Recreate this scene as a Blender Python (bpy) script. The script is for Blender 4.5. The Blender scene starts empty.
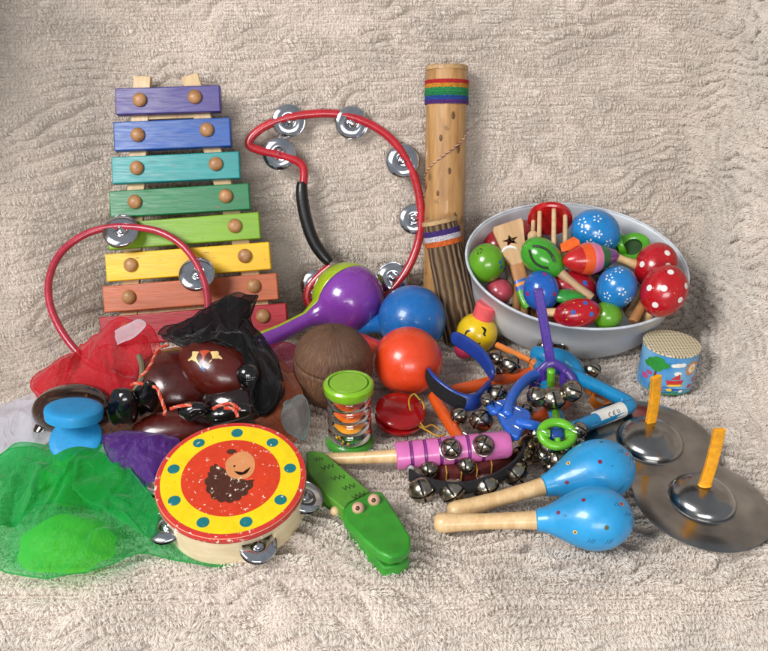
import bpy, math, random
import numpy as np
from mathutils import Matrix, Vector

# ------------------------------------------------------------------ camera, light, exposure
S = 0.01                                   # all coordinates below are centimetres
sc = bpy.context.scene
COL = sc.collection
CAMZ, PITCH, FPX, CX, CY = 48.0, math.radians(28.0), 823.0, 384.0, 325.5
cam_d = bpy.data.cameras.new("camera")
cam_d.sensor_fit = 'HORIZONTAL'; cam_d.sensor_width = 36.0; cam_d.lens = FPX/768*36.0
cam_d.clip_start = 0.01; cam_d.clip_end = 50
cam = bpy.data.objects.new("camera", cam_d); COL.objects.link(cam)
cam.location = (0, 0, CAMZ*S); cam.rotation_euler = (math.pi/2 - PITCH, 0, 0)
sc.camera = cam
w = bpy.data.worlds.new("World"); sc.world = w; w.use_nodes = True
bgn = w.node_tree.nodes["Background"]
bgn.inputs[0].default_value = (0.88, 0.92, 1.0, 1); bgn.inputs[1].default_value = 0.32

def area(name, loc, target, size, sizey, power, color):
    l = bpy.data.lights.new(name, 'AREA'); l.shape = 'RECTANGLE'; l.size = size*S; l.size_y = sizey*S
    l.energy = power; l.color = color
    o = bpy.data.objects.new(name, l); COL.objects.link(o)
    o.location = Vector(loc)*S
    o.rotation_euler = (Vector(target)-Vector(loc)).to_track_quat('-Z', 'Y').to_euler()
    return o
area("window_light", (-118, -38, 138), (0, 75, 5), 80, 70, 45.0, (1.0, 0.99, 0.98))
area("front_fill", (10, -125, 48), (0, 60, 0), 110, 50, 18.0, (1.0, 0.99, 0.97))  # soft frontal fill, added to brighten the sides facing the camera
sc.view_settings.view_transform = 'Standard'; sc.view_settings.look = 'None'
sc.view_settings.exposure = 0.0; sc.view_settings.gamma = 1.0
try:
    sc.cycles.max_bounces = 10; sc.cycles.transparent_max_bounces = 24
except Exception: pass

# ------------------------------------------------------------------ pixels of the photograph -> points in the place
FWD = np.array([0, math.cos(PITCH), -math.sin(PITCH)]); UP = np.array([0, math.sin(PITCH), math.cos(PITCH)]); RT = np.array([1., 0, 0])
EYE = np.array([0, 0, CAMZ])
def A(*v): return np.array(v, float)
def nrm(v): v = np.asarray(v, float); return v/np.linalg.norm(v)
def ray(px, py): return FWD + RT*(px-CX)/FPX + UP*(CY-py)/FPX
def PP(px, py, o, n):
    d = ray(px, py); return EYE + d*(np.dot(np.asarray(o)-EYE, n)/np.dot(d, n))
def P(px, py, z=0.0): return PP(px, py, A(0, 0, z), A(0, 0, 1))
def PY(px, py, y): return PP(px, py, A(0, y, 0), A(0, 1, 0))
LEAN = math.radians(15); YJ = 95.0
BN = A(0, -math.cos(LEAN), math.sin(LEAN))
def PB(px, py, off=0.0): return PP(px, py, A(0, YJ, 0)+BN*off, BN)
def cm(px, p): return px/FPX*np.dot(np.asarray(p)-EYE, FWD)      # size in cm of px pixels at point p

def frame(o, z=(0, 0, 1), x=(1, 0, 0)):
    z = nrm(z); x = np.asarray(x, float); x = x-z*np.dot(x, z)
    if np.linalg.norm(x) < 1e-6: x = np.cross(z, A(0, 1, 0.1))
    x = nrm(x); y = np.cross(z, x)
    M = np.eye(4); M[:3, 0] = x; M[:3, 1] = y; M[:3, 2] = z; M[:3, 3] = o
    return M
def xf(M, V): V = np.asarray(V, float).reshape(-1, 3); return V@M[:3, :3].T + M[:3, 3]

def vnoise(x, y, seed=0):
    x = np.asarray(x, float); y = np.asarray(y, float)
    xi = np.floor(x).astype(np.int64); yi = np.floor(y).astype(np.int64); fx = x-xi; fy = y-yi
    fx = fx*fx*(3-2*fx); fy = fy*fy*(3-2*fy)
    def h(a, b):
        n = (a*374761393 + b*668265263 + seed*982451653) & 0xffffffff
        n = ((n ^ (n >> 13))*1274126177) & 0xffffffff
        n = n ^ (n >> 16)
        return (n & 0xffff)/32767.5-1
    return (h(xi, yi)*(1-fx)+h(xi+1, yi)*fx)*(1-fy)+(h(xi, yi+1)*(1-fx)+h(xi+1, yi+1)*fx)*fy

def catmull(pts, n=8, closed=False):
    p = [np.asarray(q, float) for q in pts]; out = []; N = len(p)
    for i in range(N if closed else N-1):
        if closed: a, b, c, d = p[(i-1) % N], p[i], p[(i+1) % N], p[(i+2) % N]
        else: a, b, c, d = p[max(i-1, 0)], p[i], p[i+1], p[min(i+2, N-1)]
        for k in range(n):
            t = k/n
            out.append(.5*((2*b)+(-a+c)*t+(2*a-5*b+4*c-d)*t*t+(-a+3*b-3*c+d)*t**3))
    if not closed: out.append(p[-1])
    return np.array(out)

# ------------------------------------------------------------------ materials
def lin(h):
    h = h.lstrip('#'); c = [int(h[i:i+2], 16)/255 for i in (0, 2, 4)]
    return tuple((v/12.92 if v <= .04045 else ((v+.055)/1.055)**2.4) for v in c)+(1,)
MATS = {}
def base_mat(name):
    m = bpy.data.materials.new(name); m.use_nodes = True; nt = m.node_tree
    return m, nt, nt.nodes["Principled BSDF"]
def N(nt, t, **kw):
    n = nt.nodes.new(t)
    for k, v in kw.items():
        if k in n.inputs: n.inputs[k].default_value = v
        else: setattr(n, k, v)
    return n
def coords(nt, scale):
    tc = N(nt, 'ShaderNodeTexCoord'); mp = N(nt, 'ShaderNodeMapping'); mp.inputs['Scale'].default_value = scale
    nt.links.new(tc.outputs['Object'], mp.inputs['Vector']); return mp.outputs[0]
def ramp(nt, src, stops):
    r = N(nt, 'ShaderNodeValToRGB'); e = r.color_ramp.elements
    while len(e) < len(stops): e.new(.5)
    for k, (p, c) in enumerate(stops): e[k].position = p; e[k].color = c
    nt.links.new(src, r.inputs[0]); return r.outputs[0]
def paint(name, hexc, rough=.3, coat=.4, var=.12, scale=90, bump=.05, wear=0.0, wearcol='e8dcc4', metal=0, sss=0, stretch=(1, 1, 1)):
    """painted wood or plastic: slight tone drift, fine orange peel, optional chips of a second colour"""
    if name in MATS: return MATS[name]
    m, nt, b = base_mat(name); c = lin(hexc)
    v = coords(nt, stretch)
    n1 = N(nt, 'ShaderNodeTexNoise', Scale=scale, Detail=5.0); nt.links.new(v, n1.inputs['Vector'])
    dark = tuple(x*(1-var*1.5) for x in c[:3])+(1,); lite = tuple(min(1, x*(1+var)) for x in c[:3])+(1,)
    col = ramp(nt, n1.outputs[0], [(.35, dark), (.65, lite)])
    if wear > 0:
        n2 = N(nt, 'ShaderNodeTexNoise', Scale=scale*3.2, Detail=8.0, Roughness=.7); nt.links.new(v, n2.inputs['Vector'])
        msk = ramp(nt, n2.outputs[0], [(.66-wear*.12, (0, 0, 0, 1)), (.68-wear*.12, (1, 1, 1, 1))])
        mx = N(nt, 'ShaderNodeMixRGB'); nt.links.new(msk, mx.inputs[0]); nt.links.new(col, mx.inputs[1]); mx.inputs[2].default_value = lin(wearcol)
        col = mx.outputs[0]
    nt.links.new(col, b.inputs['Base Color'])
    n3 = N(nt, 'ShaderNodeTexNoise', Scale=scale*4, Detail=6.0); nt.links.new(v, n3.inputs['Vector'])
    rr = ramp(nt, n3.outputs[0], [(.3, (rough*.75,)*3+(1,)), (.7, (min(1, rough*1.35),)*3+(1,))]); nt.links.new(rr, b.inputs['Roughness'])
    if bump:
        bp = N(nt, 'ShaderNodeBump', Strength=bump*3, Distance=.001); nt.links.new(n3.outputs[0], bp.inputs['Height']); nt.links.new(bp.outputs[0], b.inputs['Normal'])
    b.inputs['Coat Weight'].default_value = coat; b.inputs['Coat Roughness'].default_value = .08
    b.inputs['Metallic'].default_value = metal
    if sss: b.inputs['Subsurface Weight'].default_value = sss; b.inputs['Subsurface Scale'].default_value = .004
    MATS[name] = m; return m
def wood(name, hexa, hexb, scale=(8, 90, 90), rough=.5, coat=.1, knots=0.0, bump=.2):
    if name in MATS: return MATS[name]
    m, nt, b = base_mat(name); v = coords(nt, scale)
    n1 = N(nt, 'ShaderNodeTexNoise', Scale=1.6, Detail=8.0, Roughness=.65, Distortion=.6); nt.links.new(v, n1.inputs['Vector'])
    col = ramp(nt, n1.outputs[0], [(.3, lin(hexa)), (.72, lin(hexb))])
    if knots:
        v2 = coords(nt, (1, 1, 1)); n2 = N(nt, 'ShaderNodeTexNoise', Scale=45.0, Detail=4.0); nt.links.new(v2, n2.inputs['Vector'])
        msk = ramp(nt, n2.outputs[0], [(.60, (0, 0, 0, 1)), (.72, (knots,)*3+(1,))])
        mx = N(nt, 'ShaderNodeMixRGB'); nt.links.new(msk, mx.inputs[0]); nt.links.new(col, mx.inputs[1]); mx.inputs[2].default_value = lin('3a2412'); col = mx.outputs[0]
    nt.links.new(col, b.inputs['Base Color']); b.inputs['Roughness'].default_value = rough; b.inputs['Coat Weight'].default_value = coat
    bp = N(nt, 'ShaderNodeBump', Strength=bump, Distance=.001); nt.links.new(n1.outputs[0], bp.inputs['Height']); nt.links.new(bp.outputs[0], b.inputs['Normal'])
    MATS[name] = m; return m
def metal(name, hexc, rough=.16, var=.5, scale=120, aniso=0, tarn=None):
    if name in MATS: return MATS[name]
    m, nt, b = base_mat(name); v = coords(nt, (1, 1, 1))
    n1 = N(nt, 'ShaderNodeTexNoise', Scale=scale, Detail=7.0, Roughness=.65); nt.links.new(v, n1.inputs['Vector'])
    c = lin(hexc); t = lin(tarn) if tarn else tuple(x*.55 for x in c[:3])+(1,)
    nt.links.new(ramp(nt, n1.outputs[0], [(.35, t), (.58, c)]), b.inputs['Base Color'])
    nt.links.new(ramp(nt, n1.outputs[0], [(.3, (min(1, rough*(1+var)),)*3+(1,)), (.7, (rough*(1-var*.5),)*3+(1,))]), b.inputs['Roughness'])
    b.inputs['Metallic'].default_value = 1.0; b.inputs['Anisotropic'].default_value = aniso
    bp = N(nt, 'ShaderNodeBump', Strength=.05, Distance=.001); nt.links.new(n1.outputs[0], bp.inputs['Height']); nt.links.new(bp.outputs[0], b.inputs['Normal'])
    MATS[name] = m; return m
def sheer(name, hexc, dens=.5, edge=.42, rough=.46):
    """sheer chiffon: threads with gaps between them; denser where it is seen edge on"""
    if name in MATS: return MATS[name]
    m, nt, b = base_mat(name); c = lin(hexc); out = nt.nodes["Material Output"]
    b.inputs['Base Color'].default_value = c; b.inputs['Roughness'].default_value = rough; b.inputs['Sheen Weight'].default_value = .4
    tl = N(nt, 'ShaderNodeBsdfTranslucent'); tl.inputs[0].default_value = c
    wv = N(nt, 'ShaderNodeTexNoise', Scale=55.0, Detail=4.0, Distortion=2.2); nt.links.new(coords(nt, (1, .45, 1)), wv.inputs['Vector'])
    bq = N(nt, 'ShaderNodeBump', Strength=.8, Distance=.004); nt.links.new(wv.outputs[0], bq.inputs['Height'])
    nt.links.new(bq.outputs[0], b.inputs['Normal']); nt.links.new(bq.outputs[0], tl.inputs['Normal'])
    mx = N(nt, 'ShaderNodeMixShader'); mx.inputs[0].default_value = .45; nt.links.new(b.outputs[0], mx.inputs[1]); nt.links.new(tl.outputs[0], mx.inputs[2])
    tr = N(nt, 'ShaderNodeBsdfTransparent'); tr.inputs[0].default_value = tuple(.48+.52*x**.5 for x in c[:3])+(1,)
    lw = N(nt, 'ShaderNodeLayerWeight', Blend=.45); nt.links.new(bq.outputs[0], lw.inputs['Normal'])
    ma = N(nt, 'ShaderNodeMath', operation='MULTIPLY_ADD'); nt.links.new(lw.outputs['Facing'], ma.inputs[0]); ma.inputs[1].default_value = edge; ma.inputs[2].default_value = dens
    v = coords(nt, (1, 1, 1)); n1 = N(nt, 'ShaderNodeTexNoise', Scale=900.0, Detail=2.0); nt.links.new(v, n1.inputs['Vector'])
    m2 = N(nt, 'ShaderNodeMath', operation='MULTIPLY_ADD'); nt.links.new(n1.outputs[0], m2.inputs[0]); m2.inputs[1].default_value = .08; m2.inputs[2].default_value = -.04
    m3 = N(nt, 'ShaderNodeMath', operation='ADD', use_clamp=True); nt.links.new(ma.outputs[0], m3.inputs[0]); nt.links.new(m2.outputs[0], m3.inputs[1])
    m4 = N(nt, 'ShaderNodeMixShader'); nt.links.new(m3.outputs[0], m4.inputs[0]); nt.links.new(tr.outputs[0], m4.inputs[1]); nt.links.new(mx.outputs[0], m4.inputs[2])
    nt.links.new(m4.outputs[0], out.inputs[0]); MATS[name] = m; return m
def clear(name, hexc='ffffff', rough=.05):
    if name in MATS: return MATS[name]
    m, nt, b = base_mat(name); out = nt.nodes["Material Output"]
    tr = N(nt, 'ShaderNodeBsdfTransparent'); tr.inputs[0].default_value = lin(hexc)
    gl = N(nt, 'ShaderNodeBsdfGlossy', Roughness=rough); fr = N(nt, 'ShaderNodeFresnel', IOR=1.5)
    ma = N(nt, 'ShaderNodeMath', operation='MULTIPLY_ADD', use_clamp=True); nt.links.new(fr.outputs[0], ma.inputs[0]); ma.inputs[1].default_value = 1.1; ma.inputs[2].default_value = .06
    mx = N(nt, 'ShaderNodeMixShader'); nt.links.new(ma.outputs[0], mx.inputs[0]); nt.links.new(tr.outputs[0], mx.inputs[1]); nt.links.new(gl.outputs[0], mx.inputs[2])
    nt.links.new(mx.outputs[0], out.inputs[0]); MATS[name] = m; return m

# ------------------------------------------------------------------ objects
FR = {}
def tagp(o, label=None, cat=None, group=None, kind=None):
    if label: o['label'] = label
    if cat: o['category'] = cat
    if group: o['group'] = group
    if kind: o['kind'] = kind
def place(o, M):
    MM = M.copy(); MM[:3, 3] *= S
    o.matrix_world = Matrix(MM.tolist())
def thing(name, label, cat, M, group=None):
    o = bpy.data.objects.new(name, None); COL.objects.link(o); o.empty_display_size = .01
    if M.shape == (3,): M = frame(M)
    place(o, M); FR[o.name] = M; tagp(o, label, cat, group); return o

class MB:
    def __init__(s): s.V = []; s.F = []; s.I = []; s.n = 0
    def add(s, V, F, m=0):
        V = np.asarray(V, float).reshape(-1, 3); s.V.append(V)
        for k, f in enumerate(F):
            s.F.append([i+s.n for i in f]); s.I.append(m if np.isscalar(m) else m[k])
        s.n += len(V); return s
    def lathe(s, prof, M, seg=32, m=0, fmat=None, skip=None):
        """prof: (r, z) pairs along M's z; m per profile segment or a number; fmat(i, j)->m; skip(i, j) omits"""
        V = []; rings = []
        for r, z in prof:
            if r < 1e-6: rings.append([len(V)]); V.append((0, 0, z))
            else:
                rings.append(list(range(len(V), len(V)+seg)))
                for j in range(seg):
                    a = 2*math.pi*j/seg; V.append((r*math.cos(a), r*math.sin(a), z))
        F = []; I = []
        for i in range(len(prof)-1):
            a, b = rings[i], rings[i+1]
            for j in range(seg):
                if skip and skip(i, j): continue
                k = (j+1) % seg
                if len(a) == 1 and len(b) == 1: continue
                if len(a) == 1: f = [a[0], b[j], b[k]]
                elif len(b) == 1: f = [a[j], a[k], b[0]]
                else: f = [a[j], a[k], b[k], b[j]]
                F.append(f); I.append(fmat(i, j) if fmat else (m if np.isscalar(m) else m[i]))
        return s.add(xf(M, V), F, I)
    def ball(s, c, r, m=0, M=None, seg=32, rings=18, fmat=None):
        """ellipsoid: r a number or (a, b, c) in M's axes"""
        M = frame(c) if M is None else M.copy(); M[:3, 3] = c
        rr = (r, r, r) if np.isscalar(r) else r
        M2 = M.copy(); M2[:3, :3] = M[:3, :3]@np.diag(rr)
        prof = [(math.sin(math.pi*i/rings), -math.cos(math.pi*i/rings)) for i in range(rings+1)]
        prof[0] = (0, -1); prof[-1] = (0, 1)
        return s.lathe(prof, M2, seg, m, fmat)
    def tube(s, path, r, m=0, seg=10, closed=False, caps=True, flat=None, upv=None):
        """swept round or flattened section: r number/list; flat=(a, b) half sizes; upv fixes b's direction"""
        p = np.asarray(path, float); n = len(p)
        t = np.roll(p, -1, 0)-np.roll(p, 1, 0) if closed else np.gradient(p, axis=0)
        t /= np.linalg.norm(t, axis=1)[:, None]+1e-12
        rr = np.full(n, r, float) if np.isscalar(r) else np.asarray(r, float)
        u = nrm(np.cross(t[0], A(0, 0, 1) if abs(t[0][2]) < .9 else A(1, 0, 0)))
        V = []
        for i in range(n):
            if upv is not None: u = nrm(np.cross(t[i], upv))
            else: u = nrm(u-t[i]*np.dot(u, t[i]))
            w_ = np.cross(u, t[i]) if upv is None else nrm(np.cross(u, t[i]))
            for k in range(seg):
                a = 2*math.pi*k/seg; ca, sa = math.cos(a), math.sin(a)
                if flat:
                    e = .45; ca = math.copysign(abs(ca)**e, ca); sa = math.copysign(abs(sa)**e, sa)
                    V.append(p[i]+rr[i]*(u*ca*flat[0]+w_*sa*flat[1]))
                else: V.append(p[i]+rr[i]*(u*ca+w_*sa))
        F = []
        for i in range(n if closed else n-1):
            for k in range(seg):
                a = i*seg+k; b = i*seg+(k+1) % seg; c = ((i+1) % n)*seg+(k+1) % seg; d = ((i+1) % n)*seg+k
                F.append([a, b, c, d])
        if not closed and caps:
            F.append(list(range(seg))[::-1]); F.append([(n-1)*seg+k for k in range(seg)])
        return s.add(V, F, m)
    def box(s, M, sx, sy, sz, m=0, taper=0):
        V = [(x*sx/2*(1-(taper if z > 0 else 0)), y*sy/2*(1-(taper if z > 0 else 0)), z*sz/2) for x in (-1, 1) for y in (-1, 1) for z in (-1, 1)]
        F = [[0, 1, 3, 2], [4, 6, 7, 5], [0, 4, 5, 1], [2, 3, 7, 6], [0, 2, 6, 4], [1, 5, 7, 3]]
        return s.add(xf(M, V), F, m)
    def prism(s, pts, M, z0, z1, m=0, sidem=None):
        n = len(pts); V = [(x, y, z0) for x, y in pts]+[(x, y, z1) for x, y in pts]
        F = [list(range(n))[::-1], list(range(n, 2*n))]+[[i, (i+1) % n, n+(i+1) % n, n+i] for i in range(n)]
        return s.add(xf(M, V), F, [m, m]+[m if sidem is None else sidem]*n)
    def poly(s, pts, M, z, m=0, c=None):
        """flat patch as a fan round its centre (or c)"""
        n = len(pts); pts = np.asarray(pts, float); c = pts.mean(0) if c is None else c
        V = [(x, y, z) for x, y in pts]+[(c[0], c[1], z)]
        return s.add(xf(M, V), [[i, (i+1) % n, n] for i in range(n)], m)
    def ring(s, r0, r1, M, z, m=0, seg=64): return s.lathe([(r0, z), (r1, z)], M, seg, m)
    def grid(s, Pg, m=0, closed_u=False):
        nu, nv = Pg.shape[:2]; F = []
        for i in range(nu if closed_u else nu-1):
            for j in range(nv-1):
                k = (i+1) % nu; F.append([i*nv+j, k*nv+j, k*nv+j+1, i*nv+j+1])
        return s.add(Pg.reshape(-1, 3), F, m)
    def decal(s, pts, M, r, d, size, m=0, lift=1.006, rot=0.0, sub=1):
        """a painted mark on an ellipsoid (axes r in frame M): 2D outline pts wrapped round direction d (world)"""
        rr = np.array((r, r, r) if np.isscalar(r) else r, float)
        R = M[:3, :3]; dl = nrm(R.T@nrm(d)); q = dl/np.linalg.norm(dl/rr)
        nl = nrm(q/rr**2); nw = R@nl
        T = frame(M[:3, 3]+R@q, nw, RT); ca, sa = math.cos(rot), math.sin(rot)
        pts = [(x*ca-y*sa, x*sa+y*ca) for x, y in pts]
        n = len(pts); pc = np.mean(pts, axis=0); V = []; F = []
        rows = (1.0, .5)
        for k in rows:
            for x, y in pts:
                V.append((pc[0]+(x-pc[0])*k, pc[1]+(y-pc[1])*k, 0))
        V.append((pc[0], pc[1], 0))
        W = xf(T, np.array(V)*size); L = (W-M[:3, 3])@R
        L = L/np.linalg.norm(L/rr, axis=1)[:, None]*lift
        for i in range(n):
            j = (i+1) % n; F.append([i, j, n+j, n+i]); F.append([n+i, n+j, 2*n])
        return s.add(xf(M, L), F, m)
    def build(s, name, mats, parent=None, M=None, bevel=0, solid=0, recalc=True, sharp=40, sub=0, label=None, cat=None, group=None, kind=None, bseg=2):
        if not isinstance(mats, (list, tuple)): mats = [mats]
        V = np.concatenate(s.V); M = FR[parent.name] if parent else (frame(A(0, 0, 0)) if M is None else (frame(M) if M.shape == (3,) else M))
        Vl = (V-M[:3, 3])@M[:3, :3]*S
        me = bpy.data.meshes.new(name); me.from_pydata(Vl.tolist(), [], s.F)
        for q in mats: me.materials.append(q)
        me.polygons.foreach_set('material_index', s.I); me.polygons.foreach_set('use_smooth', [True]*len(s.F)); me.update()
        if recalc:
            import bmesh
            bm = bmesh.new(); bm.from_mesh(me); bmesh.ops.recalc_face_normals(bm, faces=bm.faces); bm.to_mesh(me); bm.free()
        if sharp: me.set_sharp_from_angle(angle=math.radians(sharp))
        o = bpy.data.objects.new(name, me); COL.objects.link(o); FR[o.name] = M
        if parent: o.parent = parent
        else: place(o, M)
        if solid:
            q = o.modifiers.new('solid', 'SOLIDIFY'); q.thickness = solid*S; q.offset = -1
        if bevel:
            q = o.modifiers.new('bevel', 'BEVEL'); q.width = bevel*S; q.segments = bseg; q.limit_method = 'ANGLE'; q.angle_limit = math.radians(35)
        if sub:
            q = o.modifiers.new('sub', 'SUBSURF'); q.levels = sub; q.render_levels = sub
        tagp(o, label, cat, group, kind); return o
def circ(n=20, r=1.0, cx=0, cy=0, ry=None): return [(cx+r*math.cos(2*math.pi*i/n), cy+(ry or r)*math.sin(2*math.pi*i/n)) for i in range(n)]
def star(n=5, r0=1.0, r1=.42): return [((r0 if i % 2 == 0 else r1)*math.cos(math.pi*i/n+math.pi/2), (r0 if i % 2 == 0 else r1)*math.sin(math.pi*i/n+math.pi/2)) for i in range(2*n)]
def stroke(pts, w):
    """2D outline of a brush stroke through pts"""
    p = catmull([A(x, y) for x, y in pts], 5); t = np.gradient(p, axis=0); t /= np.linalg.norm(t, axis=1)[:, None]+1e-9
    nn = np.stack([-t[:, 1], t[:, 0]], 1); ww = w*np.sin(np.linspace(.25, math.pi-.25, len(p)))[:, None]
    return [tuple(q) for q in np.concatenate([p+nn*ww, (p-nn*ww)[::-1]])]

# ------------------------------------------------------------------ the fleece-covered armchair
def fleece_mat(name, base, k):
    m, nt, b = base_mat(name); v = coords(nt, (1, 1, 1))
    n1 = N(nt, 'ShaderNodeTexNoise', Scale=22.0, Detail=6.0); nt.links.new(v, n1.inputs['Vector'])
    c = lin(base)
    nt.links.new(ramp(nt, n1.outputs[0], [(.3, tuple(x*.90 for x in c[:3])+(1,)), (.7, tuple(min(1, x*1.06) for x in c[:3])+(1,))]), b.inputs['Base Color'])
    b.inputs['Roughness'].default_value = .85; b.inputs['Specular IOR Level'].default_value = .15; b.inputs['Sheen Weight'].default_value = k
    return m
M_FLEECE = fleece_mat('fleece_backing', 'c4b8ae', .2)
M_PILE = fleece_mat('fleece_pile', 'f8f1e9', .1)
nt = M_PILE.node_tree; tl = N(nt, 'ShaderNodeBsdfTranslucent'); tl.inputs[0].default_value = lin('f8f2ea'); mx = N(nt, 'ShaderNodeMixShader'); mx.inputs[0].default_value = .32
nt.links.new(nt.nodes['Principled BSDF'].outputs[0], mx.inputs[1]); nt.links.new(tl.outputs[0], mx.inputs[2]); nt.links.new(mx.outputs[0], nt.nodes['Material Output'].inputs[0])
def wool_h(u, v, sd):
    """wandering rows of curled pile about 1.2 cm apart, with narrow grooves between them"""
    wv = 3.4*vnoise(u/9, v/6, sd)+1.5*vnoise(u/3.2, v/2.6, sd+1)+.40*vnoise(u/1.1, v/1.1, sd+2)
    ph = v*math.pi/1.5+wv*1.45
    row = np.abs(np.cos(ph))**.9
    depth = .55+.45*vnoise(u/6, v/5, sd+13)
    return 1.1*row*depth-.25+.06*vnoise(u/.42, v/.5, sd+3)+.5*vnoise(u/14, v/14, sd+5)+.25*vnoise(u/5, v/4, sd+6), ph, wv
def fleece(name, fn, u0, u1, v0, v1, sd, parent, dens, rng, lay, step=.30, lo=0.46):
    nu = int((u1-u0)/step); nv = int((v1-v0)/step)
    U, Vv = np.meshgrid(np.linspace(u0, u1, nu), np.linspace(v0, v1, nv), indexing='ij')
    Pq, Nq, Tq = fn(U, Vv); h, _, _ = wool_h(U, Vv, sd)
    mb = MB(); mb.grid(Pq+Nq*(h[..., None]-.70)); o = mb.build(name, M_FLEECE, parent, recalc=False, sharp=0)
    # pile: short strands that fan out from each row and gather into small tufts
    n = int((u1-u0)*(v1-v0)*dens)
    u = rng.uniform(u0, u1, n); v = rng.uniform(v0, v1, n)
    P0, N0, T0 = fn(u, v)
    d = P0-EYE; z_ = d@FWD; ok = (z_ > 5) & (np.abs(d@RT/z_*FPX) < 560) & (np.abs(d@UP/z_*FPX) < 440)
    u = u[ok]; v = v[ok]; n = len(u); P0, N0, T0 = fn(u, v); h, ph, wv = wool_h(u, v, sd)
    e = .05; gu = (wool_h(u+e, v, sd)[1]-ph)/e; gv = (wool_h(u, v+e, sd)[1]-ph)/e; gl = np.sqrt(gu*gu+gv*gv)+1e-6; gu /= gl; gv /= gl
    S0 = np.cross(N0, T0); S0 = -S0 if S0[0, 0]*1.0 < 0 else S0
    dd = fn(u+e, v)[0]-P0; S0 = dd/(np.linalg.norm(dd, axis=1)[:, None]+1e-9)
    ac = np.sin(2*ph)                                    # where across the row the strand stands
    g = .30; gi = np.floor(u/g); gj = np.floor(v/g/1.5)
    cu = (gi+.5+.5*vnoise(gi*3.17+.5, gj*2.71+.5, sd+8))*g; cv = (gj+.5+.5*vnoise(gi*1.93+.5, gj*4.1+.5, sd+9))*g*1.5
    pull = U_(fn, u, v, cu, cv, P0)
    sw = vnoise(u/1.3, v/1.0, sd+10)*.8+vnoise(gi*5.3+.5, gj*7.7+.5, sd+11)*.55
    L = lo*(.22+.86*np.abs(np.cos(ph))**1.1)*(.75+.6*rng.random(n))*(1+.3*vnoise(u/2.1, v/1.7, sd+12))
    dirT = -(S0*gu[:, None]+T0*gv[:, None])*(-ac*.42)[:, None]*1.0-T0*(.38*lay)+S0*(sw*.75)[:, None]
    base = P0+N0*(h-.62)[:, None]
    jit = lambda a: rng.normal(0, a, (n, 3))
    p1 = base+N0*(L*.40)[:, None]+pull*.12+dirT*(L*.15)[:, None]+jit(.02)
    p2 = base+N0*(L*.68)[:, None]+pull*.30+dirT*(L*.45)[:, None]+jit(.025)
    p3 = base+N0*(L*.66)[:, None]+pull*.50+dirT*(L*.85)[:, None]+jit(.04)
    pts = np.stack([base, p1, p2, p3], 1).reshape(-1, 3)
    M = FR[parent.name]; pts = (pts-M[:3, 3])@M[:3, :3]*S
    hc = bpy.data.hair_curves.new(name+'_pile'); hc.add_curves([4]*n)
    hc.attributes['position'].data.foreach_set('vector', pts.astype(np.float32).ravel())
    ra = hc.attributes.get('radius') or hc.attributes.new('radius', 'FLOAT', 'POINT')
    ra.data.foreach_set('value', np.tile(np.array([.022, .025, .022, .010])*S, n).astype(np.float32)); hc.materials.append(M_PILE)
    ho = bpy.data.objects.new('fleece_pile', hc); COL.objects.link(ho); ho.parent = o; ho['kind'] = 'stuff'
    return o
def U_(fn, u, v, cu, cv, P0): return fn(cu, cv)[0]-P0
# sheet profile: front face, rounded edge, seat, crease, backrest
def profile():
    pts = []; YF, R = 44.5, 5.5
    for z in np.linspace(-34, -R, 30): pts.append((YF, z))
    for a in np.linspace(0, math.pi/2, 12)[1:]: pts.append((YF+R-R*math.cos(a), -R+R*math.sin(a)))
    Rc = 3.0; yc = YJ-Rc*1.15
    for y in np.linspace(YF+R, yc, 40)[1:]: pts.append((y, 0))
    th = math.pi/2-LEAN
    for a in np.linspace(0, th, 12)[1:]: pts.append((yc+Rc*1.15*math.sin(a), Rc*1.15*(1-math.cos(a))))
    y0, z0 = pts[-1]
    for k in np.linspace(0, 66, 50)[1:]: pts.append((y0+k*math.sin(LEAN), z0+k*math.cos(LEAN)))
    return np.array(pts)
PR = profile(); SL = np.concatenate([[0], np.cumsum(np.linalg.norm(np.diff(PR, axis=0), axis=1))])
def sheet(u, v):
    y = np.interp(v, SL, PR[:, 0]); z = np.interp(v, SL, PR[:, 1]); e = .4
    dy = np.interp(v+e, SL, PR[:, 0])-np.interp(v-e, SL, PR[:, 0]); dz = np.interp(v+e, SL, PR[:, 1])-np.interp(v-e, SL, PR[:, 1])
    l = np.sqrt(dy*dy+dz*dz)+1e-9; dy, dz = dy/l, dz/l
    # the cushion swells forward on the left
    k = np.clip((-u-32)/11, 0, 1); k = 12*k*k*(3-2*k)*np.clip(1-z/42, 0, 1)*np.clip((v-SL[28])/14, 0, 1); y = y-k*np.where(z > .3, 1, np.clip((y-50)/42, 0, 1))
    T = np.stack([0*dy, dy, dz], -1); Nn = np.stack([0*dy, -dz, dy], -1)
    return np.stack([u, y, z], -1)+Nn*(.45*np.sin(u/9.0+v/17.0))[..., None], Nn, T
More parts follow.
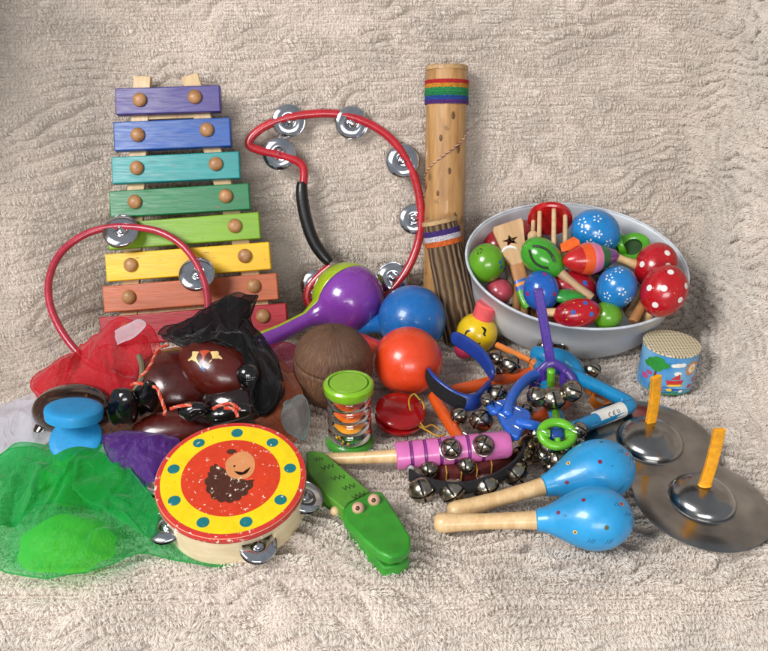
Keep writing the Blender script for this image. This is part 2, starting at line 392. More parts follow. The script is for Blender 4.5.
def wing(side):
    def pos(u, v):         # u runs from the back towards the camera, v runs up the inside of the arm
        z = v-4.0; y0 = 112-u
        x0 = 41.0-4.0*np.clip(v/50, 0, 1)+1.2*np.sin(u/8)+.8*np.sin(v/6+u/11)
        x0 = x0-3.5*np.exp(-np.maximum(YJ+z*.268-y0, -3)/3.0)-4.5*np.exp(-np.maximum(z, -1)/3.0)
        lim = 79.0-9*np.clip((30-v)/10, 0, 1)*2.6      # rounded front edge that turns outwards
        over = np.clip(lim-y0, 0, 9); ang = np.clip(over/3.0, 0, 2.6)
        y = np.where(over > 0, lim-3.0*np.sin(np.minimum(ang, math.pi/2)), y0)
        x = x0+3.0*(1-np.cos(np.minimum(ang, math.pi/2)))+np.maximum(ang-math.pi/2, 0)*3.0
        return np.stack([side*x, y, z+0*x], -1)
    def f(u, v):
        u = np.asarray(u, float); v = np.asarray(v, float); q = pos(u, v); e = .15
        a = pos(u+e, v)-pos(u-e, v); b = pos(u, v+e)-pos(u, v-e)
        n = np.cross(a, b); n /= np.linalg.norm(n, axis=-1, keepdims=True)+1e-9
        n = n*np.where(n[..., :1]*side > 0, -1, 1); b /= np.linalg.norm(b, axis=-1, keepdims=True)+1e-9
        return q, n, b
    return f
rng = np.random.default_rng(5)
chair = thing('armchair', 'armchair covered in cream sherpa fleece that carries all the instruments', 'armchair', A(0, 70, 0))
import os
DENS = 88
fleece('seat_and_backrest', sheet, -50, 50, 0, SL[-1], 11, chair, DENS, rng, .9)
fleece('armrest', wing(1), 0, 56, 0, 62, 31, chair, DENS, rng, .9)
fleece('armrest', wing(-1.42), 0, 56, 0, 62, 51, chair, DENS, rng, .9)
# wall of the room behind the chair
mb = MB(); mb.box(frame(A(0, 132, 40)), 420, 6, 260); mb.build('room_wall', paint('wall_paint', '3a3430', .8, 0), kind='structure')

# ------------------------------------------------------------------ shared materials
CHROME = metal('chrome', 'd8dade', .10, .5, 60, tarn='b4b6bc')
BELLM = metal('bell_nickel', 'b8b0a2', .20, .6, 150, tarn='7d7466')
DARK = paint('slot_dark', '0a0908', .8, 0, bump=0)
PEGW = wood('peg_wood', '8a5a34', 'b98a58', (60, 60, 60), .5)
RAILW = wood('rail_wood', 'b8966a', 'd8bd92', (90, 8, 90), .6)
STICK = wood('stick_wood', 'c39a66', 'e2c596', (7, 80, 80), .45, .3)
BEECH = wood('beech', 'c9a273', 'e0c49a', (9, 70, 70), .5, .2)

def leanplane(T, B):
    """plane through top point T and bottom point B that contains the X direction; returns (o, normal, up)"""
    v = nrm(T-B); n = nrm(np.cross(RT, v)); n = n if n[1] < 0 else -n
    return B, n, v
def jdisc(mb, c, n, r, m=0, flip=1):
    t = r*.035
    prof = [(0, .30), (.16, .30), (.20, .26), (.30, .12), (.42, .03), (.62, .02), (.70, .07), (.78, .02), (.93, .05), (1.0, .12), (1.0, .09), (.93, .02), (.5, -.01), (.42, 0), (.28, .09), (.16, .26), (0, .26)]
    mb.lathe([(a*r, b*r*flip) for a, b in prof], frame(c, n), 40, m)
def jingle(parent, c, n, r, gap=.22, tilt=(0, 0, 0), name='jingle'):
    """a pair of thin stamped discs on a pin"""
    n = nrm(n); n1 = nrm(n+A(*tilt)); n2 = nrm(n-A(*tilt)*.8)
    mb = MB(); jdisc(mb, c+n*gap, n1, r, 0, -1); j = mb.build(name, CHROME, parent, sharp=50)
    mb = MB(); jdisc(mb, c-n*gap, n2, r, 0, 1); mb.build(name, CHROME, parent, sharp=50)
    mb = MB(); mb.tube([c-n*r*.55, c+n*r*.55], .09, seg=8); mb.build('pin', CHROME, parent)
def bellmesh(mb, c, d, r, spin=0.0, m=0, md=1):
    """sleigh bell: a shell with four slots that meet under its cap, an equator seam and a black core painted as its inner shade; d is where the slots meet"""
    d = nrm(d); M = frame(c, -d, A(math.cos(spin), math.sin(spin), .3)); V = []; F = []; I = []
    nr, q = 16, 7; cols = 4*(q+1)
    for i in range(nr+1):
        th = math.pi*(.02+.96*i/nr); rr = math.sin(th); z = math.cos(th)      # from top (cap) to slots
        z = -z if False else z
        sh = 1.0+(.05 if i == nr//2 else 0)
        h = min(.36, .085/max(rr, .05)); h = min(h, .6)
        for k in range(4):
            for j in range(q+1):
                a = k*math.pi/2+h+(math.pi/2-2*h)*j/q
                V.append((r*sh*rr*math.cos(a), r*sh*rr*math.sin(a), r*z))
    for i in range(nr):
        for c_ in range(cols):
            j = (c_+1) % cols; slot = (c_ % (q+1) == q)
            if slot and i > nr*.56: continue
            F.append([i*cols+c_, i*cols+j, (i+1)*cols+j, (i+1)*cols+c_]); I.append(m)
    V.append((0, 0, r)); F += [[len(V)-1, (k+1) % cols, k] for k in range(cols)]; I += [m]*cols
    mb.add(xf(M, V), F, I)
    mb.ball(c, r*.90, md, seg=20, rings=12)  # black core: the hollow's shade put into colour behind the slots
    mb.ball(c-d*(-r*.62), r*.22, m, seg=12, rings=8)
def bell(parent, c, d, r, spin=0.0, name='bell', mt=None):
    mb = MB(); bellmesh(mb, c, d, r, spin); return mb.build(name, [mt or BELLM, DARK], parent, recalc=False, sharp=60)
def maraca_prof(hl, hr, sl, sr, seg=26, neck=.25, pear=.35):
    """handle of length sl radius sr, then an egg head of length hl radius hr; returns handle and head profiles along z"""
    hd = [(0, 0), (sr*.75, .05), (sr*1.12, .3), (sr*1.18, .8), (sr*1.0, 1.8), (sr*.85, sl*.5), (sr*.92, sl*.8), (sr*1.1, sl)]
    p = []
    for i in range(seg+1):
        t = i/seg; th = math.pi*t
        r = hr*math.sin(th)**(.85)*(1-pear*math.cos(th)*.55) if 0 < t < 1 else 0
        r = max(r, sr*1.15*(1-t*4)) if t < .25 else r
        p.append((r if t < 1 else 0, sl+hl*(1-math.cos(th))/2))
    return hd, p

# ------------------------------------------------------------------ xylophone
BX = P(190, 336, .6); XT = PB(170, 80, 1.6); XO, XN, XU = leanplane(XT, BX)
XM = frame(XO, XN, RT)
xy = thing('xylophone', 'wooden xylophone with eight rainbow bars leaning upright against the backrest', 'xylophone', XM)
def XP(px, py, off=0): return PP(px, py, XO+XN*off, XN)
TOPOFF = 1.9
bars = [('purple', '40347a', (115, 88), (220, 85), (220, 111), (115, 115), [(140, 100), (195, 97)]),
        ('blue', '124a96', (113, 122), (230, 117), (231, 146), (114, 151), [(138, 135), (207, 130)]),
        ('turquoise', '128888', (111, 157), (239, 151), (240, 178), (112, 184), [(137, 168), (216, 164)]),
        ('dark green', '08703f', (109, 191), (249, 183), (250, 209), (110, 218), [(135, 202), (226, 196)]),
        ('lime green', '74a012', (107, 223), (259, 212), (260, 238), (108, 250), [(132, 234), (235, 226)]),
        ('yellow', 'e4b400', (105, 254), (269, 242), (271, 269), (106, 282), [(131, 265), (245, 256)]),
        ('orange brown', 'b45c34', (103, 286), (277, 273), (278, 299), (103, 313), [(129, 297), (254, 286)]),
        ('red', 'a00c20', (100, 317), (286, 303), (288, 332), (100, 347), [(127, 328), (263, 316)])]
for nm, hx, a, b, c, d, pegs in bars:
    q = [XP(*k, TOPOFF) for k in (a, b, c, d)]
    mid = sum(q)/4; xa = nrm((q[1]+q[2])-(q[0]+q[3])); L = np.linalg.norm((q[1]+q[2])-(q[0]+q[3]))/2; W = np.linalg.norm((q[0]+q[1])-(q[3]+q[2]))/2
    M = frame(mid-XN*.55, XN, xa); mb = MB(); mb.box(M, L, W, 1.1)
    o = mb.build('bar', paint('bar_'+nm.replace(' ', '_'), hx,   .40, .05, .07, 110, .07, stretch=(.12, 1, 1), wear=.22, wearcol='6a5640'), xy, bevel=.13, bseg=3, label='%s painted wooden bar with two pegs' % nm)
    for px, py in pegs:
        c0 = XP(px, py, TOPOFF); mb = MB(); r = cm(7.2, c0)
        mb.lathe([(r*.9, 0), (r, .12), (r*.97, .25), (r*.8, .45), (r*.45, .58), (0, .62)], frame(c0-XN*.02, XN), 20)
        mb.build('peg', PEGW, o, sharp=0)
def rail(p0, p1, wpx, off=.55, th=.9, nm='rail'):
    a, b = XP(*p0, off), XP(*p1, off); mb = MB(); M = frame((a+b)/2, XN, np.cross(nrm(b-a), XN))
    mb.box(M, cm(wpx, a), np.linalg.norm(b-a), th); mb.build(nm, RAILW, xy, bevel=.06)
rail((143, 77), (128, 342), 17); rail((190, 76), (268, 330), 17)
for p0, p1 in (((136, 117), (208, 114)), ((128, 312), (262, 300))):
    a, b = XP(*p0, .5), XP(*p1, .5); mb = MB(); mb.box(frame((a+b)/2, XN, b-a), np.linalg.norm(b-a), .9, .7); mb.build('crossbar', RAILW, xy, bevel=.05)

# ------------------------------------------------------------------ large red half-moon tambourine with a black grip
T0 = PB(350, 113, .9); B0 = A(T0[0], 91.0, .6); TO, TN, TU = leanplane(T0, B0)
TM = frame(TO, TN, RT)
def TP(px, py, off=0): return PP(px, py, TO+TN*off, TN)
RED = paint('red_plastic', 'b3202c', .28, .5, .10, 60, .04)
ta = thing('headless_tambourine', 'large red half-moon tambourine frame with black padded grip behind the purple maraca', 'tambourine', TM)
loop = [(303, 186), (304, 172), (300, 163), (283, 156), (262, 151), (250, 146), (251, 138), (262, 128), (280, 120), (303, 115), (330, 113.5), (352, 117), (375, 127), (394, 142), (409, 164), (418, 190), (421, 218), (418, 243), (408, 268), (392, 290), (368, 308), (345, 316), (322, 314), (308, 302), (309, 288), (320, 275), (331, 266)]
lp = catmull([TP(*q, .5) for q in loop], 5)
mb = MB(); mb.tube(lp, cm(4.3, T0), seg=14); mb.build('frame', RED, ta)
gp = catmull([TP(*q, .5) for q in [(302, 182), (302, 196), (305, 215), (311, 235), (319, 250), (330, 263)]], 6)
mb = MB(); n = len(gp); mb.tube(gp, [cm(6.3, T0)*(1-.25*abs(2*i/(n-1)-1)**6) for i in range(n)], seg=16)
for k in (0, -1): pass
mb.build('grip', paint('black_rubber', '0e0e10', .38, .2, .1), ta)
for px, py, rp in [(289, 121, 16.5), (279, 154, 16.5), (352, 123, 16.5), (403, 161, 17), (414, 219, 15), (393, 278, 16), (315, 285, 15)]:
    c = TP(px, py, .5); jingle(ta, c, TN, cm(rp, c), .28, (random.Random(px).uniform(-.15, .15), 0, random.Random(py).uniform(-.12, .12)))

# ------------------------------------------------------------------ small red hoop with jingles leaning on the left of the xylophone
T1 = XP(128, 229, 3.1); B1 = P(128, 374, 1.2); HO, HN, HU = leanplane(T1, B1)
hp = thing('jingle_hoop', 'thin red jingle hoop leaning on the lower left of the xylophone', 'tambourine', frame(HO, HN, RT))
def HP(px, py): return PP(px, py, HO, HN)
ring = catmull([HP(*q) for q in [(130, 227), (160, 232), (185, 248), (202, 275), (208, 305), (202, 335), (180, 362), (150, 375), (118, 374), (90, 363), (66, 338), (51, 308), (49, 280), (60, 254), (82, 236), (106, 228)]], 5, True)
mb = MB(); mb.tube(ring, cm(3.7, T1), seg=12, closed=True); mb.build('frame', paint('hoop_red', 'a8283c', .3, .4, .1), hp)
for px, py in ((121, 231), (197, 274)):
    c = HP(px, py); jingle(hp, c, HN, cm(18, c), .26, (.08, 0, .1))

# ------------------------------------------------------------------ rainsticks
def log(name, label, top, base, r0, r1, mt, mcap, seed, rough=.12):
    ax = nrm(top-base); L = np.linalg.norm(top-base); M = frame(base, ax, RT)
    t = thing(name, label, 'rainstick', M)
    nz, ns = 70, 48; Z, Aa = np.meshgrid(np.linspace(0, L, nz), np.arange(ns)*2*math.pi/ns, indexing='ij')
    r = r0+(r1-r0)*Z/L; cx_, sy_ = np.cos(Aa)*3, np.sin(Aa)*3
    r = r*(1+.025*vnoise(Z/7, cx_, seed)+.02*vnoise(Z/3, sy_, seed+1))+rough*(vnoise(cx_*3+Z*.12, sy_*3, seed+2))*.5*np.clip((L-Z)/2.5, 0, 1)
    X = r*np.cos(Aa); Y = r*np.sin(Aa); G = np.stack([X, Y, Z], -1)
    mb = MB(); G = xf(M, G.reshape(-1, 3)).reshape(nz, ns, 3); mb.grid(np.transpose(G, (1, 0, 2)), 0, closed_u=True)
    if seed == 3:
        for zk, ak in ((4, -1.9), (7.5, -1.2), (10.5, -1.75), (13.2, -1.1), (16, -2.0), (18.6, -1.45), (21.2, -1.0), (22.4, -1.9), (25, -1.3)):
            rk = np.interp(zk, [0, L], [r0, r1])*1.0; q = xf(M, [(rk*math.cos(ak), rk*math.sin(ak), zk)])[0]; nk = M[:3, :3]@A(math.cos(ak), math.sin(ak), 0)
            mb.ball(q, (.22+.05*math.sin(zk), .10, .50+.12*math.sin(zk*3)), 1, M=frame(q, ax, np.cross(ax, nk)), seg=14, rings=10)
    o = mb.build('trunk', [mt, wood('knot', '4a3018', '7a5530', (80, 80, 80), .7)], t, recalc=True, sharp=0)
    mb = MB(); mb.lathe([(0, L+.02), (r1*.62, L+.02), (r1*.66, L-.08), (r1*.72, L-.05), (r1*.92, L+.05), (r1*1.045, L-.08), (r1*1.055, L-.5), (r1*.9, L-.6)], M, 40); mb.build('end_cap', mcap, t, sharp=50)
    return t, M, L
cactus = wood('cactus_wood', '95683a', 'c99c62', (70, 70, 9), .5, .25, knots=.75, bump=.5)
capw = wood('cap_wood', '9a7448', 'c9a878', (60, 60, 60), .6)
tb = P(443, 322, 0); tt = PB(447, 66, 2.6)
lt, LM, LL = log('rainstick', 'tall smooth rainstick with rainbow woven band propped against the backrest', tt, tb, 2.42, 2.38, cactus, capw, 3)
def band(parent, M, z0, cols, h, r, wv=.035, name='woven_band', seedb=0):
    """a band of twisted cords laid side by side round the stick"""
    mb = MB(); mats = []; rows = []
    for k, c in enumerate(cols):
        mats.append(paint('yarn_'+c, c, .85, 0, .25, 500, .4)); nrow = max(1, int(round(h/.16)))
        for j in range(nrow):
            z = z0+k*h+j*h/nrow; a = np.linspace(0, 2*math.pi, 90, endpoint=False)
            path = xf(M, np.stack([(r+wv*np.cos(a*40+j*3.1))*np.cos(a), (r+wv*np.cos(a*40+j*3.1))*np.sin(a), z+wv*.8*np.sin(a*40+j*3.1)], 1)); mb.tube(path, h/nrow*.56, k, seg=6, closed=True)
    return mb.build(name, mats, parent, recalc=False, sharp=0)
band(lt, LM, LL-4.35, ['5a2a80', '1f4fa0', '1e8a50', '2a9a58', 'e0982a', 'c8242c'], .46, 2.5)
a = np.linspace(0, 1, 120); th = math.radians(-8)-math.pi*.95*a
zz = LL-7.4-5.6*a
for ph, cc in ((0, '8a2430'), (math.pi, 'd9c7ae')):
    mb = MB(); rr = 2.55; path = xf(LM, np.stack([(rr+.05*np.cos(a*90+ph))*np.cos(th), (rr+.05*np.cos(a*90+ph))*np.sin(th), zz+.05*np.sin(a*90+ph)], 1)); mb.tube(path, .045, seg=6)
    mb.build('twisted_cord', paint('cord_'+cc, cc, .8, 0, .2), lt)
barkm, nt, b = base_mat('bark'); v = coords(nt, (1, 1, 1)); MATS['bark'] = barkm
tcn = N(nt, 'ShaderNodeTexCoord'); sx = N(nt, 'ShaderNodeSeparateXYZ'); nt.links.new(tcn.outputs['Object'], sx.inputs[0])
at_ = N(nt, 'ShaderNodeMath', operation='ARCTAN2'); nt.links.new(sx.outputs[1], at_.inputs[0]); nt.links.new(sx.outputs[0], at_.inputs[1])
cb = N(nt, 'ShaderNodeCombineXYZ'); nt.links.new(at_.outputs[0], cb.inputs[0])
zm = N(nt, 'ShaderNodeMath', operation='MULTIPLY'); zm.inputs[1].default_value = 22.0; nt.links.new(sx.outputs[2], zm.inputs[0]); nt.links.new(zm.outputs[0], cb.inputs[1])
n1 = N(nt, 'ShaderNodeTexNoise', Scale=1.6, Detail=5.0, Distortion=.4); nt.links.new(cb.outputs[0], n1.inputs['Vector'])
sm = N(nt, 'ShaderNodeMath', operation='MULTIPLY_ADD'); sm.inputs[1].default_value = 19.0; nt.links.new(at_.outputs[0], sm.inputs[0])
n1m = N(nt, 'ShaderNodeMath', operation='MULTIPLY'); n1m.inputs[1].default_value = 5.0; nt.links.new(n1.outputs[0], n1m.inputs[0]); nt.links.new(n1m.outputs[0], sm.inputs[2])
sn = N(nt, 'ShaderNodeMath', operation='SINE'); nt.links.new(sm.outputs[0], sn.inputs[0])
nt.links.new(ramp(nt, sn.outputs[0], [(.0, lin('84694c')), (.4, lin('6c5038')), (.85, lin('4c3826'))]), b.inputs['Base Color']); b.inputs['Roughness'].default_value = .75
bp = N(nt, 'ShaderNodeBump', Strength=.8, Distance=.003); nt.links.new(sn.outputs[0], bp.inputs['Height']); nt.links.new(bp.outputs[0], b.inputs['Normal'])
sb = P(463, 338, 0); stp = PY(439, 219, 91.6)
st_, SM, SLn = log('rainstick', 'short rainstick in rough striped bark beside the bowl, with a purple white orange band', stp, sb, 2.35, 2.0, barkm, capw, 9, .10)
band(st_, SM, SLn-3.0, ['e8702a', 'dcd8e0', '4a2f80'], .62, 2.12)

# ------------------------------------------------------------------ balls: purple and lime maraca, blue, orange, coconut
def onball(px, py, rpx, z0=0.0):
    r = 3.0
    for _ in range(12): c = P(px, py, z0+r); r = cm(rpx, c)
    return c, r
pc, pr = onball(348, 298, 36, .4); pend = P(256, 346, 2.0)
ax = nrm(pc-pend); L = np.linalg.norm(pc-pend); nP = A(.36, -.93, -.17)
PM = frame(pend, ax, np.cross(nP, ax)); nx = nrm(nP-ax*np.dot(nP, ax))
pm = thing('big_maraca', 'big maraca half purple and half lime lying behind the coconut', 'maraca', PM)
hp_ = [(0, -.15), (.7, -.1), (1.15, .25), (1.3, .8), (1.22, 1.6), (1.0, 3.4), (.95, L-pr*1.35)]
ph = [(pr*math.sin(t), L-pr*math.cos(t)) for t in np.linspace(.42, math.pi, 26)]; ph[-1] = (0, L+pr)
side = lambda i, j, s=48: 0
MF = frame(pend, ax, nx)
for nm, mt, lo, hi in (('purple_half', paint('purple_plastic', '7d3a9c', .22, .5, .05), -1, 1), ('lime_half', paint('lime_plastic', '9cb41e', .25, .5, .05), 1, -1)):
    mb = MB(); mb.lathe(hp_+ph, MF, 64, 0, skip=lambda i, j, s=lo: (math.cos(2*math.pi*(j+.5)/64) > -.14) == (s == 1) if False else ((math.cos(2*math.pi*(j+.5)/64) > 0) != (s == -1)))
    mb.build(nm, mt, pm, recalc=False, sharp=0, solid=.08)
mb = MB(); sp = [(r+.015, z) for r, z in hp_+ph]
def blend_ball(name, label, px, py, rpx, hx, hend, hr, cat='maraca', z0=0):
    c, r = onball(px, py, rpx, z0); M = frame(c, nrm(hend-c), RT)
    t = thing(name, label, cat, M); mt = paint('ball_'+hx, hx, .32, .3, .06, 40, .06, wear=.03, wearcol='d8c8b0')
    mb = MB(); mb.ball(c, r, M=frame(c, A(.1, .1, 1)), seg=56, rings=32); o = mb.build('head', mt, t, sharp=0)
    mb = MB(); d = nrm(hend-c); Lh = np.linalg.norm(hend-c)
    mb.lathe([(hr*1.5, r*.86), (hr*1.1, r*1.1), (hr, r*1.3), (hr, Lh-.4), (hr*.8, Lh-.1), (0, Lh)], M, 24); mb.build('handle', mt, t)
    mb = MB(); mb.lathe([(r*1.002, -.06), (r*1.006, 0), (r*1.002, .06)], frame(c, A(.15, -.25, 1)), 64); mb.build('seam', mt, o)
    return c, r
bc, br = blend_ball('ball_maraca', 'blue ball maraca standing behind the orange ball', 412, 319, 34, '1766ae', P(352, 328, 1.6), 1.0)
oc, orr = blend_ball('ball_maraca', 'orange red ball maraca resting against the red castanet', 408, 361, 34.5, 'd8421c', P(350, 338, 1.6), 1.0)
# coconut
cc_, cr = onball(333, 367, 40, 0); M = frame(cc_, A(.05, -.12, 1), RT)
coco, nt, b = base_mat('coconut_shell'); 
tcn = N(nt, 'ShaderNodeTexCoord'); sx = N(nt, 'ShaderNodeSeparateXYZ'); nt.links.new(tcn.outputs['Object'], sx.inputs[0])
at_ = N(nt, 'ShaderNodeMath', operation='ARCTAN2'); nt.links.new(sx.outputs[1], at_.inputs[0]); nt.links.new(sx.outputs[0], at_.inputs[1])
am = N(nt, 'ShaderNodeMath', operation='MULTIPLY'); am.inputs[1].default_value = 42.0; nt.links.new(at_.outputs[0], am.inputs[0])
cb = N(nt, 'ShaderNodeCombineXYZ'); nt.links.new(am.outputs[0], cb.inputs[0]); zm = N(nt, 'ShaderNodeMath', operation='MULTIPLY'); zm.inputs[1].default_value = 110.0; nt.links.new(sx.outputs[2], zm.inputs[0]); nt.links.new(zm.outputs[0], cb.inputs[1])
n1 = N(nt, 'ShaderNodeTexNoise', Scale=1.0, Detail=7.0, Roughness=.65, Distortion=.4); nt.links.new(cb.outputs[0], n1.inputs['Vector'])
nt.links.new(ramp(nt, n1.outputs[0], [(.3, lin('3a2216')), (.5, lin('60402c')), (.72, lin('8a6648'))]), b.inputs['Base Color']); b.inputs['Roughness'].default_value = .6
bp = N(nt, 'ShaderNodeBump', Strength=.8, Distance=.0015); nt.links.new(n1.outputs[0], bp.inputs['Height']); nt.links.new(bp.outputs[0], b.inputs['Normal'])
cn = thing('coconut_shell', 'brown fibrous coconut clapper standing closed between purple maraca and green-lidded shaker', 'coconut', M)
for nm, t0, t1 in (('upper_half', math.pi*.60, math.pi), ('lower_half', 0, math.pi*.597)):
    mb = MB(); prof = []
    for t in np.linspace(t0, t1, 22):
        k = 1+.04*math.cos(t)*(-1); k *= 1-.10*max(0, -math.cos(t))**3
        prof.append((cr*math.sin(t)*k if 0 < t < math.pi-1e-6 else 0, -cr*1.14*math.cos(t)))
    prof = prof+([(prof[0][0]-.4, prof[0][1]+.02)][:0])
    mb.lathe(prof, M, 64)
    V = mb.V[0]; dv = V-cc_; an = np.arctan2(dv[:, 1], dv[:, 0]); mb.V[0] = cc_+dv*(1+.012*np.sin(an*3)+.012*vnoise(an*2, dv[:, 2]/2, 4))[:, None]
    if nm == 'upper_half': mb.V[0] = cc_+(mb.V[0]-cc_)*1.012
    mb.build(nm, coco, cn, recalc=True, sharp=0, solid=.3)

# ------------------------------------------------------------------ clear shaker with green lid
c0 = P(350, 443, 0); SHM = frame(c0, (0, 0, 1)); R = cm(25.5, P(350, 384, 7))
sh = thing('bead_shaker', 'clear ribbed baby shaker with lime green lid beside the crocodile tail', 'shaker', SHM)
GRN = paint('lime_lid', '7db31c', .3, .4, .05)
zt = 7.0
mb = MB(); mb.lathe([(0, zt+.02), (R*.74, zt+.02), (R*.76, zt-.06), (R*.80, zt-.06), (R*.82, zt+.04), (R*.93, zt), (R, zt-.2), (R*.99, zt-.9), (R*.9, zt-1.15), (R*.86, zt-1.15)], SHM, 48); mb.build('lid', GRN, sh)
mb = MB(); mb.ring(R*.745, R*.80, SHM, zt-.045); mb.build('lid_groove', paint('lid_groove', '33500c', .6, 0), sh)
prof = [(R*.85, zt-1.1)]
for k in range(4):
    zc = 5.3-k*1.3
    for t in np.linspace(-1, 1, 9): prof.append((R*(.80+.10*math.sqrt(max(0, 1-t*t))), zc-t*.62))
prof += [(R*.82, .5)]
mb = MB(); mb.lathe(prof, SHM, 48); mb.build('window', clear('clear_plastic'), sh, recalc=True, sharp=60)
mb = MB(); mb.lathe([(0, .0), (R*.96, .0), (R*.98, .2), (R*.95, .5), (R*.85, .75), (0, .7)], SHM, 40); mb.build('base', paint('shaker_base', '3f9a2c', .35, .4), sh)
for zc, hx in ((4.3, 'e0521c'), (3.2, 'e8761c'), (2.1, 'e8a020')):
    mb = MB(); mb.lathe([(0, zc+.3), (R*.55, zc+.28), (R*.66, zc+.12), (R*.68, zc-.1), (R*.6, zc-.3), (0, zc-.35)], SHM, 32)
    if zc == 2.1:
        for s_ in (-1, 1): mb.ball(xf(SHM, [(s_*.4, -R*.66, zc)])[0], (.12, .05, .09), 1, seg=10, rings=6)
    mb.build('bead_disc', [paint('disc_'+hx, hx, .35, .3), DARK], sh)
rg = np.random.default_rng(3); mb = MB(); bm_ = [paint('bead_'+h, h, .3, .3) for h in ('1c6a4c', 'c8541c', '1f8f3a', '2a6a9a', 'd8b020')]
for k in range(60):
    a_ = rg.uniform(0, 6.28); q = R*.74*rg.uniform(.3, 1)**.5; mb.ball(xf(SHM, [(q*math.cos(a_), q*math.sin(a_), .9+rg.uniform(0, .3))])[0], .15, int(rg.integers(0, 5)), seg=8, rings=6)
o = mb.build('beads', bm_, sh); o['kind'] = 'stuff'

# ------------------------------------------------------------------ red castanet with yellow elastic
c1 = P(400, 414, 1.1); rc = cm(25, c1); CM_ = frame(c1, A(.06, -.18, 1), RT)
ct = thing('castanet', 'red finger castanet with a yellow elastic under the orange ball', 'castanet', CM_)
REDP = paint('castanet_red', 'b80c14', .2, .6, .05)
for nm, sgn, tl in (('upper_shell', 1, .07), ('lower_shell', -1, -.05)):
    Mx = frame(c1+A(0, 0, sgn*.08), nrm(A(.06+tl, -.18, 1))*sgn, RT)
    mb = MB(); mb.lathe([(0, .02), (rc*.6, .02), (rc*.62, .1), (rc*.92, .1), (rc, .22), (rc*.99, .5), (rc*.86, .82), (rc*.5, 1.0), (0, 1.04)], Mx, 44); mb.build(nm, REDP, ct)
YCO = paint('elastic_yellow', 'c99a2c', .7, 0, .2)
e = catmull([P(420, 400, 2.4), P(414, 394, 2.8), P(409, 400, 2.7), P(411, 412, 1.8), P(417, 424, .9), P(428, 431, .5), P(438, 436, .5), P(446, 434, .5)], 8)
mb = MB(); mb.tube(e, .09, seg=7); mb.tube(catmull([P(421, 399, 2.3), P(424, 408, 1.6), P(419, 418, 1.3), P(424, 427, .9), P(432, 425, .8), P(440, 430, .4)], 8), .08, seg=7); mb.build('elastic', YCO, ct)

# ------------------------------------------------------------------ oval bowl and what it holds
fr_ = PY(598, 331, 76.8); bk_ = PY(563, 200, 95.3)
RCx = (fr_+bk_)/2; vb = nrm(bk_-fr_); by = np.linalg.norm(bk_-fr_)/2
bn = nrm(np.cross(RT, vb)); bn = bn if bn[2] > 0 else -bn
RC = PP(576, 262.5, RCx, bn); bxr = cm(108.5, RC); by = by*.935
rot = math.radians(-9)
BM = frame(RC, bn, RT*math.cos(rot)+vb*math.sin(rot))
def PR_(px, py, off): return PP(px, py, RC+bn*off, bn)
bo = thing('oval_bowl', 'large oval grey metal bowl filled with maracas and castanets', 'bowl', BM)
bowlm, nt, b = base_mat('bowl_enamel'); b.inputs['Base Color'].default_value = lin('a4acb8'); b.inputs['Roughness'].default_value = .42; b.inputs['Metallic'].default_value = .05
n1 = N(nt, 'ShaderNodeTexNoise', Scale=14.0, Detail=5.0); nt.links.new(coords(nt, (1, 1, 1)), n1.inputs['Vector']); nt.links.new(ramp(nt, n1.outputs[0], [(.35, lin('c2c6cc')), (.65, lin('d6d9dc'))]), b.inputs['Base Color'])
mb = MB(); prof = [(0, -7.7), (.70, -7.7), (.82, -7.4), (.88, -6.4), (.93, -3.5), (.985, -.3), (1.0, 0), (1.012, .05), (1.024, 0), (1.02, -.25), (1.0, -.4), (.945, -3.5), (.905, -6.5), (.84, -7.6), (.72, -7.95), (0, -7.95)]
M2 = BM.copy(); M2[:3, 0] *= bxr; M2[:3, 1] *= by
mb.lathe([(r, z) for r, z in prof], M2, 96); mb.build('basin', bowlm, bo, sharp=60)
mb = MB(); a = np.linspace(0, 2*math.pi, 96, endpoint=False)
mb.tube(xf(M2, np.stack([1.012*np.cos(a), 1.012*np.sin(a), 0*a+.02], 1)), .15, seg=8, closed=True); mb.build('rim', paint('rim_white', 'c6ccd4', .35, .3), bo)
def bl(c, px): return cm(px, c)
GRP = 'toys heaped in the oval bowl'
def egg(name, label, cat, c, r, axis, hx, hend=None, hr=.55, marks=None, mmats=(), hmat=None, rough=.25):
    """egg headed shaker: ellipsoid r=(side, side, long) along axis, with a stick to hend and painted marks"""
    M = frame(c, axis, RT); t = thing(name, label, cat, M, GRP)
    mb = MB(); mb.ball(c, r, 0, M=M, seg=48, rings=28)
    if marks: marks(mb, M, r)
    mb.build('head', [paint('egg_'+hx, hx, rough, .45, .07, 50, .05, wear=.02)]+list(mmats), t, sharp=0)
    if hend is not None:
        d = nrm(hend-c); Lh = np.linalg.norm(hend-c); q = frame(c, d, RT)
        rl = r if np.isscalar(r) else r[0]
        mb = MB(); mb.lathe([(hr*1.05, rl*.75), (hr*.95, Lh*.6), (hr*.85, Lh*.8), (hr*1.0, Lh-.4), (hr*.8, Lh-.08), (0, Lh)], q, 20); mb.build('handle', hmat or STICK, t)
    return t
WHT = paint('white_paint', 'e4e2dc', .35, .3, .04); BLK = paint('black_paint', '15120f', .4, .2); BLUM = paint('dot_blue', '2a62b8', .3, .4); MAG = paint('dot_magenta', 'b02060', .3, .4)
FLW = [(1.0, 0)]
def flower(mb, M, r, d, size, m):
    for k in range(5):
        a_ = 2*math.pi*k/5; up = A(0, .4, 1); s1 = nrm(np.cross(up, d)); s2 = np.cross(d, s1)
        d2 = nrm(nrm(d)+(s1*math.cos(a_)+s2*math.sin(a_))*size*.42/(r if np.isscalar(r) else r[0])); mb.decal(circ(8, .17, ry=.11), M, r, d2, size, m, rot=a_+.0)
cam_n = lambda c: nrm(EYE-c)
